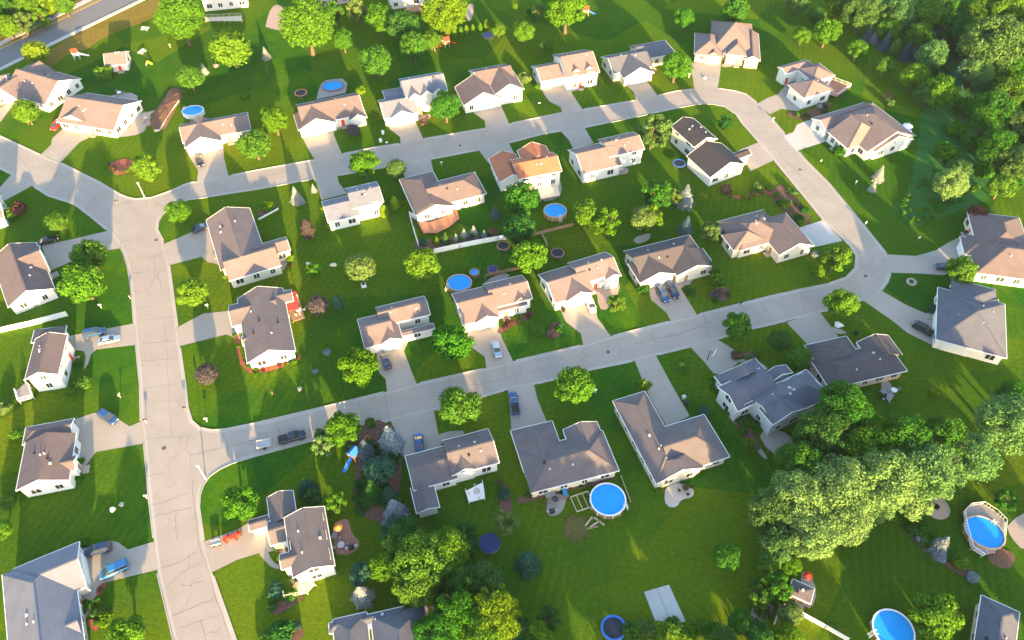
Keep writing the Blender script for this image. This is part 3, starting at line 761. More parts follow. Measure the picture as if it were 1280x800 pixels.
    for _ in range(rr.randint(1, 3)):
        uu = u0+(u1-u0)*rr.uniform(.2, .8); vv = v0+(v1-v0)*rr.uniform(.3, .7)
        mid = (v0+v1)/2 if ax == 'u' else (u0+u1)/2; hw = (v1-v0)/2 if ax == 'u' else (u1-u0)/2
        z = e+s*(hw-abs((vv if ax == 'u' else uu)-mid))
        if ends != 'gg':
            ll = uu if ax == 'u' else vv; lo, hi = (u0, u1) if ax == 'u' else (v0, v1)
            z = min(z, e+s*min(ll-lo, hi-ll))
        MB().box((uu, vv, z+.05), (.42, .42, .3)).build('roof_vent', 'black' if rr.random() < .4 else 'pipe_grey', orf)
    if chimney:
        lx, ly = tolocal(P(*chimney, 4.5)); mb = MB(); ch = W[0][5]+W[0][7]*min(W[0][4]-W[0][3], W[0][2]-W[0][1])/2+.9
        mb.box((lx, ly, ch/2+.8), (1.1, .8, ch-1.6)); mb.build('chimney', wall if k % 2 else 'brick', orf)
        MB().box((lx, ly, ch+.06), (1.3, 1.0, .12)).build('chimney_cap', 'pipe_grey', orf)
    h = House(); h.root = root; h.tolocal = tolocal; h.rects = rects; HOUSES.append(h)
    return root
# ---- upper row, left to right
house('tan-roofed house in the upper left corner nearest the main road', ((56, 131), (95, 103)), [
  ('v', (56, 131), (50, 84), 2.8, 'gg', .5), ('u', (24, 126), (36, 81), 2.83, 'gg', .48)], 'roof_tan', 'side_white', (10, 130), (40, 132))
house('tan-roofed house with a stone patio beside it and a red car on its drive', ((142, 163), (173, 130)), [
  ('v', (142, 163), (108, 116), 2.8, 'gg', .48), ('u', (114, 156), (94, 127), 2.75, 'gg', .46)], 'roof_tan', 'side_white', (94, 156), (124, 162))
house('tan-roofed house just below the small oval pool in the upper left', ((225, 155), (310, 139)), [
  ('u', (226, 156), (314, 162), 2.8, 'gg', .5), ('v', (231, 185), (273, 150), 2.7, 'gg', .52)], 'roof_tan', 'side_white', (255, 184), (288, 174))
house('brown-roofed house with a pool deck and a small trampoline behind it', ((370, 131), (445, 116)), [
  ('u', (370, 131), (456, 142), 2.8, 'gg', .52), ('v', (373, 163), (414, 134), 2.7, 'gg', .5), ('v', (437, 151), (452, 130), 2.6, 'gg', .6)], 'roof_brown', 'side_white', (397, 162), (428, 153))
house('grey-roofed house with three white front dormers in the upper row', ((480, 149), (518, 142)), [
  ('u', (507, 122), (549, 90), 5.2, 'gg', .5), ('u', (480, 148), (514, 118), 2.9, 'gg', .5), ('v', (487, 149), (513, 128), 2.75, 'gg', .55),
  ('v', (510, 124), (522, 108), 5.1, 'gg', .8), ('v', (526, 121), (537, 106), 5.1, 'gg', .8), ('v', (540, 118), (551, 103), 5.1, 'gg', .8),
  ('u', (482, 126), (508, 108), 2.8, 'gg', .4)], 'roof_grey', 'side_white', (499, 148), (530, 145))
house('brown-roofed house with a wide white garage gable below a green hedge row', ((585, 87), (640, 77)), [
  ('u', (586, 88), (646, 104), 3.6, 'gg', .5), ('v', (580, 132), (616, 100), 2.8, 'gg', .55), ('v', (619, 118), (641, 88), 3.9, 'gg', .6)], 'roof_brown', 'side_white', (602, 130), (638, 115))
house('tan-roofed house with two white dormers above its front wall', ((676, 101), (709, 95)), [
  ('u', (709, 97), (730, 62), 4.6, 'gg', .5), ('u', (676, 102), (704, 76), 2.9, 'gg', .5), ('v', (711, 94), (722, 79), 4.6, 'gg', .75), ('v', (727, 91), (738, 76), 4.6, 'gg', .75)],
  'roof_tan', 'side_white', (692, 107), (722, 106), vents=1)
house('grey-roofed house beside a tall leaning tree in the upper row', ((756, 70), (799, 62)), [
  ('u', (767, 92), (800, 62), 2.9, 'gg', .5), ('u', (800, 75), (831, 50), 3.3, 'gh', .5), ('v', (780, 98), (804, 74), 2.8, 'gg', .55)], 'roof_slate', 'side_cream', (793, 98), (815, 85))
house('large tan-roofed house with stone front gables at the outer bend of the street', ((868, 65), (946, 72)), [
  ('u', (889, 64), (940, 30), 3.0, 'hh', .55), ('v', (868, 67), (904, 44), 2.9, 'hh', .55), ('v', (907, 68), (932, 42), 3.4, 'hg', .62), ('v', (882, 69), (901, 55), 2.7, 'gg', .55), ('v', (930, 74), (948, 42), 2.9, 'gg', .5)], 'roof_tan', 'side_tan', (890, 77), (920, 80))
house('house of two joined tan hip roofs with a brown deck behind', ((985, 106), (1014, 130)), [
  ('u', (985, 106), (1042, 112), 3.9, 'hh', .45), ('u', (996, 86), (1044, 94), 3.9, 'hh', .45), ('v', (972, 84), (1018, 82), 3.95, 'gh', .45)], 'roof_tan', 'side_white', (1000, 124), (985, 108))
house('tan hip-roofed house with a yellow parasol terrace at its right end', ((1026, 141), (1078, 125)), [
  ('v', (1084, 190), (1090, 128), 3.0, 'gh', .5), ('u', (1032, 163), (1080, 128), 2.9, 'gg', .5), ('v', (1060, 186), (1082, 150), 3.0, 'hg', .6), ('v', (1094, 190), (1124, 160), 2.8, 'gg', .5)], 'roof_tan', 'side_white', (1037, 165), (1056, 182))
# ---- left column
house('brown-roofed house behind two bright trees on the left edge', ((11, 384), (66, 362)), [
  ('v', (10, 384), (45, 303), 3.0, 'gg', .5), ('u', (62, 338), (22, 317), 2.9, 'gg', .5)], 'roof_brown', 'side_white', (62, 320), (66, 345))
house('tall white-gabled brown-roofed house with a white deck at its lower left corner', ((31, 474), (85, 466)), [
  ('v', (31, 474), (84, 418), 4.8, 'gg', .5), ('v', (39, 428), (83, 407), 2.9, 'hh', .5)], 'roof_brown', 'side_white', (92, 432), (95, 450))
house('brown-roofed house beside the wide fan-shaped drive on the left', ((20, 613), (96, 598)), [
  ('v', (20, 613), (95, 541), 3.4, 'gg', .45), ('u', (28, 556), (93, 523), 2.9, 'hg', .5), ('u', (60, 594), (96, 569), 3.3, 'gg', .55)], 'roof_brown', 'side_white', (101, 545), (104, 582))
house('large pale grey-roofed house in the lower left corner', ((15, 709), (95, 676)), [
  ('v', (14, 850), (88, 683), 3.0, 'gh', .5), ('u', (17, 711), (108, 733), 3.0, 'hg', .5), ('u', (32, 824), (98, 764), 3.0, 'hg', .5)], 'roof_grey', 'side_grey', (110, 715), (104, 755))
# ---- centre block, upper side
house('tan-roofed house with two wings at the Y junction of the streets', ((286, 351), (359, 329)), [
  ('v', (276, 338), (312, 260), 3.0, 'gg', .45), ('u', (286, 351), (341, 302), 3.0, 'gg', .5), ('u', (300, 331), (357, 296), 3.0, 'gg', .5), ('v', (270, 316), (284, 304), 2.7, 'gg', .5)], 'roof_tan', 'side_cream', (269, 290), (278, 318))
house('brown-roofed house with a bright red awning on its rear deck', ((309, 453), (371, 437)), [
  ('v', (309, 454), (353, 360), 3.0, 'gg', .5), ('u', (290, 408), (344, 368), 2.9, 'gg', .5), ('u', (316, 388), (364, 362), 2.9, 'gg', .5), ('u', (304, 432), (340, 412), 2.7, 'gg', .55)], 'roof_taupe', 'side_white', (289, 390), (302, 425))
house('small grey-roofed white house standing alone in the middle block', ((410, 277), (444, 269)), [
  ('u', (440, 261), (470, 227), 4.6, 'gg', .42), ('u', (410, 278), (441, 243), 3.2, 'gg', .42)], 'roof_grey', 'side_white', (418, 249), (440, 244))
house('brown-roofed house with a curved red-brown deck inside a white fence', ((557, 255), (604, 243)), [
  ('u', (540, 259), (593, 215), 3.2, 'gh', .5), ('v', (519, 268), (541, 214), 3.0, 'gh', .45), ('v', (521, 269), (556, 235), 3.0, 'gh', .4)], 'roof_brown', 'side_white', (520, 222), (553, 222))
house('house with a terracotta main roof above a small round pool', ((645, 224), (697, 214)), [
  ('u', (648, 224), (690, 190), 4.8, 'gg', .45), ('v', (624, 228), (644, 192), 3.2, 'gg', .5), ('v', (655, 206), (682, 182), 4.6, 'gg', .55)], 'roof_terracotta', 'side_white', (622, 208), (660, 195))
house('tan-roofed white house stepped in two levels in the middle of the upper block', ((762, 195), (797, 187)), [
  ('u', (762, 196), (790, 165), 4.8, 'gg', .45), ('u', (729, 217), (757, 177), 3.5, 'gg', .5)], 'roof_tan', 'side_white', (727, 188), (752, 180))
house('white house with a black gable roof stepping down to a grey wing', ((869, 184), (902, 172)), [
  ('v', (868, 184), (867, 148), 4.8, 'gg', .5), ('v', (888, 222), (902, 179), 3.2, 'gg', .5), ('u', (898, 208), (932, 186), 3.0, 'gg', .5)], 'roof_black', 'side_white', (934, 206), (912, 186))
house('tan hip-roofed house inside the bend with a bluish drive', ((897, 276), (962, 259)), [
  ('u', (897, 277), (984, 297), 3.0, 'hh', .48), ('v', (974, 319), (982, 266), 3.0, 'gh', .48), ('v', (917, 313), (946, 282), 3.0, 'hh', .48)], 'roof_brown', 'side_cream', (1008, 300), (960, 318))
# ---- centre block, lower side
house('black hip-roofed house with two blue cars on its drive', ((779, 313), (863, 292)), [
  ('u', (780, 314), (884, 325), 3.0, 'gh', .48), ('v', (800, 354), (829, 318), 2.9, 'gg', .45), ('v', (846, 345), (878, 310), 2.95, 'gg', .4)], 'roof_dark', 'side_cream', (832, 352), (852, 345))
house('tan-roofed house with a white car on the drive and a grey side patio', ((694, 379), (736, 366)), [
  ('u', (726, 355), (757, 315), 3.8, 'gg', .5), ('u', (694, 379), (721, 329), 3.0, 'gg', .44), ('v', (708, 377), (728, 344), 2.95, 'gg', .55), ('v', (757, 350), (770, 334), 3.6, 'gg', .5)], 'roof_tan', 'side_white', (718, 379), (746, 366))
house('tan-roofed house directly in front of the pool with the round spa', ((580, 405), (624, 394)), [
  ('u', (616, 385), (652, 344), 3.4, 'gg', .5), ('u', (579, 406), (609, 357), 3.0, 'gg', .44), ('v', (594, 404), (614, 373), 2.95, 'gg', .55), ('v', (641, 379), (656, 362), 3.3, 'gg', .6), ('u', (606, 394), (658, 377), 2.5, 'gg', .3)], 'roof_tan', 'side_white', (602, 407), (632, 396))
house('tan-roofed house with one blue car in front of its white garage', ((460, 433), (504, 422)), [
  ('u', (476, 408), (530, 370), 3.2, 'gg', .5), ('u', (456, 435), (485, 390), 3.0, 'gg', .44), ('v', (475, 431), (496, 399), 2.95, 'gg', .55), ('u', (500, 421), (541, 404), 2.6, 'gg', .3)], 'roof_tan', 'side_white', (486, 434), (514, 422))
# ---- lower row
house('house with one pinkish roof half, a grey garage half and a white rear terrace', ((566, 592), (625, 576)), [
  ('u', (565, 594), (610, 536), 3.6, 'gg', .45), ('u', (517, 613), (560, 556), 3.0, 'gg', .42), ('v', (521, 642), (541, 602), 2.6, 'gg', .4), ('v', (567, 594), (591, 570), 3.6, 'gg', .55)], 'roof_taupe', 'side_white', (532, 562), (556, 556))
house('wide brown hip-roofed house above the large round pool', ((664, 615), (770, 588)), [
  ('u', (664, 616), (753, 538), 3.0, 'hh', .45), ('v', (655, 590), (690, 526), 2.95, 'gh', .42), ('v', (716, 570), (746, 527), 2.95, 'gg', .42)], 'roof_taupe', 'side_cream', (658, 542), (704, 546))
house('long L-shaped brown-roofed house with a white concrete patio at the back', ((866, 586), (908, 572)), [
  ('v', (820, 604), (806, 489), 3.0, 'hh', .5), ('u', (842, 594), (880, 518), 3.0, 'gh', .45), ('v', (822, 604), (866, 560), 3.0, 'gh', .48)], 'roof_taupe', 'side_cream', (822, 522), (846, 530))
house('grey two-storey house with several crossing gables beside the big grove', ((968, 530), (1024, 503)), [
  ('u', (966, 530), (1008, 462), 4.4, 'gh', .45), ('u', (922, 514), (950, 460), 4.2, 'gg', .45), ('v', (906, 486), (944, 448), 3.4, 'gh', .45), ('v', (966, 531), (992, 490), 4.4, 'gg', .4), ('v', (960, 480), (982, 456), 3.6, 'gg', .45)], 'roof_slate', 'side_grey', (907, 470), (945, 462))
house('dark brown hip-roofed house above the big grove with a small deck behind', ((1038, 488), (1140, 464)), [
  ('u', (1037, 486), (1108, 428), 3.0, 'hh', .45), ('v', (1026, 462), (1058, 420), 2.95, 'hh', .45), ('v', (1088, 452), (1110, 419), 2.95, 'gg', .45)], 'roof_dark', 'side_beige', (1032, 428), (1068, 424))
house('dark grey hip-roofed house with a long white garage wall facing the lawn', ((1170, 423), (1245, 443)), [
  ('u', (1170, 424), (1256, 380), 3.0, 'hh', .45), ('u', (1188, 394), (1245, 362), 2.95, 'hh', .4), ('v', (1216, 420), (1248, 374), 3.05, 'hh', .4)], 'roof_slate', 'side_white', [(1190, 440), (1170, 405)], (1178, 400))
house('large brown hip-roofed house at the end of the long grey drive', ((1220, 340), (1280, 348)), [
  ('u', (1221, 341), (1312, 306), 3.0, 'hh', .48), ('v', (1224, 318), (1274, 272), 3.2, 'hh', .48), ('u', (1206, 318), (1236, 300), 2.9, 'hg', .4)], 'roof_brown', 'side_cream', (1214, 312), (1222, 296))
house('grey and brown house with a reddish terrace on its right side', ((366, 721), (419, 705)), [
  ('v', (366, 722), (405, 633), 4.3, 'gg', .48), ('u', (338, 682), (378, 640), 3.1, 'gg', .5), ('v', (338, 656), (366, 613), 3.0, 'gg', .5), ('u', (312, 664), (348, 640), 2.6, 'gg', .4), ('u', (352, 712), (388, 682), 4.2, 'gg', .5)], 'roof_taupe', 'side_white', (334, 664), (352, 690))
house('dark grey-roofed house cut off by the bottom edge beside the tree clump', ((400, 795), (510, 770)), [
  ('u', (412, 792), (505, 758), 3.0, 'hh', .5), ('v', (420, 830), (458, 765), 3.0, 'gh', .5), ('v', (470, 830), (530, 756), 3.1, 'gh', .5)], 'roof_slate', 'side_cream', None, None)
house('dark hip-roofed house in the bottom right corner', ((1227, 744), (1280, 768)), [
  ('v', (1227, 744), (1262, 868), 3.0, 'hh', .5)], 'roof_slate', 'side_cream', None, None)
house('white house cut off by the top edge above the walled terrace', ((252, 2), (312, -4)), [
  ('u', (250, -2), (308, -40), 4.6, 'gg', .5)], 'roof_tan', 'side_white', None, None, vents=0)
house('white house with a brown deck between bright trees at the top edge', ((487, 0), (545, -8)), [
  ('u', (486, -4), (540, -40), 4.6, 'gg', .5)], 'roof_brown', 'side_white', None, None, vents=0)
house('pale brick house mostly hidden at the top edge beside a broad tree', ((395, -4), (440, -12)), [
  ('u', (396, -4), (440, -34), 4.0, 'gg', .5)], 'roof_grey', 'side_beige', None, None, vents=0)
house('white-walled house cut off by the left edge beside a maroon bush', ((-60, 288), (4, 270)), [
  ('u', (-60, 290), (2, 244), 3.0, 'gg', .5)], 'roof_tan', 'side_white', None, None, vents=0)
house('tan-roofed house cut off by the left edge beside the nearest main road', ((-60, 128), (0, 116)), [
  ('u', (-62, 128), (12, 92), 2.8, 'gg', .5)], 'roof_tan', 'side_white', None, None, vents=0)
# ---- garden sheds
house('small tan-roofed garden shed alone on the upper left lawn', ((128, 82), (163, 78)), [
  ('u', (131, 83), (162, 64), 2.3, 'gg', .6)], 'roof_tan', 'side_white', None, (152, 88), cat='shed', group='garden sheds', vents=0, e0=2.3)
house('small square brown-roofed shed at the lower right grove edge', ((986, 746), (1010, 757)), [
  ('u', (986, 742), (1018, 736), 2.2, 'hh', .3)], 'roof_taupe', 'side_beige', None, (1000, 758), cat='shed', group='garden sheds', vents=0, e0=2.2)
# ------------------------------------------------------------------ trees and shrubs
def leaf_mesh(name, pts_, nrm, size, squash=.62):
    """many separate leaf-sprays: a bent diamond of two triangles at each point"""
    n = len(pts_)
    r = rng.normal(size=(n, 3)); t = np.cross(nrm, r); t /= np.linalg.norm(t, axis=1, keepdims=True)+1e-9
    b = np.cross(nrm, t)
    s = (size*rng.uniform(.65, 1.35, n))[:, None]
    V = np.empty((n, 4, 3))
    V[:, 0] = pts_-t*s; V[:, 1] = pts_-b*s*squash+nrm*s*.12; V[:, 2] = pts_+t*s-nrm*s*.22; V[:, 3] = pts_+b*s*squash+nrm*s*.12
    me = bpy.data.meshes.new(name); me.vertices.add(n*4); me.vertices.foreach_set('co', V.reshape(-1))
    me.loops.add(n*4); me.loops.foreach_set('vertex_index', np.arange(n*4, dtype=np.int32))
    me.polygons.add(n); me.polygons.foreach_set('loop_start', np.arange(0, n*4, 4, dtype=np.int32))
    me.update(calc_edges=True); me.materials.append(MATS['leaf_green']); return me
def lobes_points(lobes, n, jitter=.42, inner=.22):
    c = np.array([l[:3] for l in lobes]); rad = np.array([l[3] for l in lobes]); fz = np.array([l[4] if len(l) > 4 else 1 for l in lobes])
    wts = rad**2; k = rng.choice(len(lobes), n, p=wts/wts.sum())
    d = rng.normal(size=(n, 3)); d /= np.linalg.norm(d, axis=1, keepdims=True)
    rr = rad[k]*np.where(rng.random(n) < inner, rng.uniform(.3, .85, n), 1+rng.normal(size=n)*.115)
    p = c[k]+d*rr[:, None]*np.stack([np.ones(n), np.ones(n), fz[k]], 1)
    nr = d+rng.normal(size=(n, 3))*jitter+np.array([0, 0, .25]); nr /= np.linalg.norm(nr, axis=1, keepdims=True)
    keep = p[:, 2] > .03
    return p[keep], nr[keep]
def round_lobes(cz, rv, nl, lr=(.26, .42), fill=.5, asym=.12, flat=1.0):
    L = [(0, 0, cz, .55, rv*.9)]
    off = rng.normal(size=3)*asym
    for i in range(nl):
        z = 1-2*(i+.5)/nl; a = i*2.39996+rng.uniform(-.4, .4); q = math.sqrt(max(0, 1-z*z))
        r = rng.uniform(*lr); k = (1-r*.78)*rng.uniform(.85, 1.1)
        if z < -.55: k *= .8
        L.append((q*math.cos(a)*k+off[0]*(.5), q*math.sin(a)*k+off[1]*.5, cz+z*rv*k, r, min(1, rv*.95)))
    return L
def trunk_mesh(name, top, r, branches, spread, sd):
    mb = MB(); q = random.Random(sd); prev = (0, 0, -.05); pr = r*1.35
    for i in range(1, 5):
        t = i/4; cur = (q.uniform(-.04, .04)*t*top, q.uniform(-.04, .04)*t*top, top*t); cr = r*(1.1-.65*t)
        mb.tube(prev, cur, pr, cr, 8); prev, pr = cur, cr
    for b in range(branches):
        z = top*q.uniform(.45, .95); a = b*2.4+q.uniform(-.3, .3); L = spread*q.uniform(.6, 1)
        m = (L*.5*math.cos(a), L*.5*math.sin(a), z+L*.35); e = (L*math.cos(a+.2), L*math.sin(a+.2), z+L*.75)
        mb.tube((0, 0, z), m, r*.5, r*.3, 6); mb.tube(m, e, r*.3, r*.1, 6)
        e2 = (m[0]+L*.4*math.cos(a-.8), m[1]+L*.4*math.sin(a-.8), m[2]+L*.35); mb.tube(m, e2, r*.22, r*.08, 5)
    return mb.mesh(name, 'bark')
PROTO = {}
def proto(shape, crown, trunk, cz, top): PROTO.setdefault(shape, []).append((crown, trunk, cz, top))
for i in range(9):    # broad street tree
    cz, rv = 1.28, rng.uniform(.86, 1.0)
    L = round_lobes(cz, rv, 18+(i*5) % 17, (.2, .46), asym=.06+.03*(i % 4))
    p, n = lobes_points(L, 9000)
    proto('round', leaf_mesh('crown', p, n, .062), trunk_mesh('trunk', 1.55, .075, 7, .8, i), cz, cz+rv)
for i in range(3):    # clipped, smooth ball
    cz, rv = 1.15, .85
    L = [(0, 0, cz, .93, rv)]+round_lobes(cz, rv, 40, (.2, .28), asym=.02)
    p, n = lobes_points(L, 6500, .4, .15)
    proto('ball', leaf_mesh('crown', p, n, .065), trunk_mesh('trunk', 1.3, .07, 5, .6, 20+i), cz, cz+rv)
for i in range(4):    # open, loose crown, sky shows through
    cz, rv = 1.25, 1.05
    L = round_lobes(cz, rv, 22, (.17, .34), asym=.3)[1:]
    L = [l for l in L if rng.random() < .86]
    p, n = lobes_points(L, 4200, .7, .4)
    proto('loose', leaf_mesh('crown', p, n, .075), trunk_mesh('trunk', 1.7, .06, 10, .85, 40+i), cz, cz+rv)
for i in range(5):    # big woodland crown of many clumps
    cz, rv = 1.35, 1.0
    L = round_lobes(cz, rv, 34, (.16, .42), asym=.22)+round_lobes(cz+.1, rv*.8, 26, (.12, .26), asym=.2)
    p, n = lobes_points(L, 19000, .6, .2)
    proto('big', leaf_mesh('crown', p, n, .041), trunk_mesh('trunk', 1.8, .07, 9, .85, 60+i), cz, cz+rv)
for i in range(4):    # spruce: whorls of drooping fronds, uneven outline
    H = rng.uniform(2.2, 2.5); PT = []; NR = []
    nw = 13
    for wv in range(nw):
        f = wv/(nw-1); zz = .16+H*f**1.05; R0 = (1-f)**.8*1.0+.06
        nb = max(4, int(15*(1-f)+3)); a0 = rng.uniform(0, 6.28)
        for b in range(nb):
            a = a0+2*math.pi*(b+rng.uniform(-.3, .3))/nb; L = R0*rng.uniform(.72, 1.12); m = int(14+44*L)
            t = rng.random(m)**.7; wd = .16*(1-t*.55)*(.4+.6*L)
            off = rng.normal(size=m)*wd; r = t*L
            x = r*math.cos(a)-off*math.sin(a); y = r*math.sin(a)+off*math.cos(a); z = zz-.30*t*t*L+rng.normal(size=m)*.05+.05
            PT.append(np.stack([x, y, np.maximum(z, .03)], 1)); k = np.stack([np.full(m, math.cos(a)*.7), np.full(m, math.sin(a)*.7), np.full(m, .7)], 1)+rng.normal(size=(m, 3))*.5
            NR.append(k/np.linalg.norm(k, axis=1, keepdims=True))
    p = np.concatenate(PT); nr = np.concatenate(NR)
    mb = MB(); mb.tube((0, 0, -.05), (0, 0, H*.9), .07, .015, 8)
    proto('spruce', leaf_mesh('crown', p, nr, .075, .45), mb.mesh('trunk', 'bark'), .95, H+.15)
for i in range(3):    # upright column
    H = 3.6; n = 3200; z = .1+rng.random(n)*(H-.1); w = np.sin(np.clip((z/H), 0.02, .99)**.7*math.pi)**.55
    a = rng.random(n)*2*math.pi; rr = w*rng.uniform(.6, 1.05, n)*(1+.12*np.sin(a*3+z*4+i))
    p = np.stack([rr*np.cos(a), rr*np.sin(a), z], 1)
    nr = np.stack([np.cos(a), np.sin(a), np.full(n, .5)], 1)+rng.normal(size=(n, 3))*.5; nr /= np.linalg.norm(nr, axis=1, keepdims=True)
    mb = MB(); mb.tube((0, 0, -.05), (0, 0, H*.8), .12, .03, 8)
    proto('column', leaf_mesh('crown', p, nr, .14, .5), mb.mesh('trunk', 'bark'), 1.7, H)
for i in range(4):    # shrub
    L = [(0, 0, .5, .6, .8)]+[(math.cos(j*2.4)*.55*rng.uniform(.6, 1.1), math.sin(j*2.4)*.55*rng.uniform(.6, 1.1), rng.uniform(.3, .75), rng.uniform(.28, .45), .9) for j in range(9)]
    p, n = lobes_points(L, 1500, .6, .2)
    mb = MB()
    for j in range(5): mb.tube((0, 0, -.03), (math.cos(j*1.26)*.3, math.sin(j*1.26)*.3, .6), .05, .02, 5)
    proto('shrub', leaf_mesh('foliage', p, n, .13), mb.mesh('stem', 'bark'), .5, 1.0)
NAMES = {'round': ('broadleaf_tree', 'tree'), 'ball': ('clipped_tree', 'tree'), 'loose': ('open_crowned_tree', 'tree'), 'big': ('woodland_tree', 'tree'),
         'spruce': ('spruce_tree', 'tree'), 'column': ('columnar_shrub', 'shrub'), 'shrub': ('shrub', 'shrub')}
def tree_at(x, y, rad, shape, leaf, label, group=None, vs=1.0, rz=None):
    cr, tr, cz, top = PROTO[shape][rng.integers(len(PROTO[shape]))]
    nm, cat = NAMES[shape]
    root = empty(nm, (x, y, 0), rng.uniform(0, 6.28) if rz is None else rz, label, cat, group)
    root.scale = (rad, rad*rng.uniform(.93, 1.07), rad*vs)
    c = link(bpy.data.objects.new('foliage' if shape == 'shrub' else 'crown', cr), root)
    c.material_slots[0].link = 'OBJECT'; c.material_slots[0].material = MATS['leaf_'+leaf]
    link(bpy.data.objects.new('stem' if shape == 'shrub' else 'trunk', tr), root)
    return root
def T(x, y, d, shape, leaf, label, group=None, vs=1.0):
    """x, y: pixel of the crown's middle; d: crown width in pixels"""
    z = 3.0
    for _ in range(3):
        rad = d/2*mpp(x, y, z)*.97; z = PROTO[shape][0][2]*rad*vs
    p = P(x, y, z); return tree_at(p.x, p.y, rad, shape, leaf, label, group, vs)
G1 = 'broad trees on the lawns'; G2 = 'spruces and conifers in the gardens'; G3 = 'trees of the grove'; G4 = 'trees of the wood'; G5 = 'shrubs in the gardens'; G6 = 'trees along the main road'
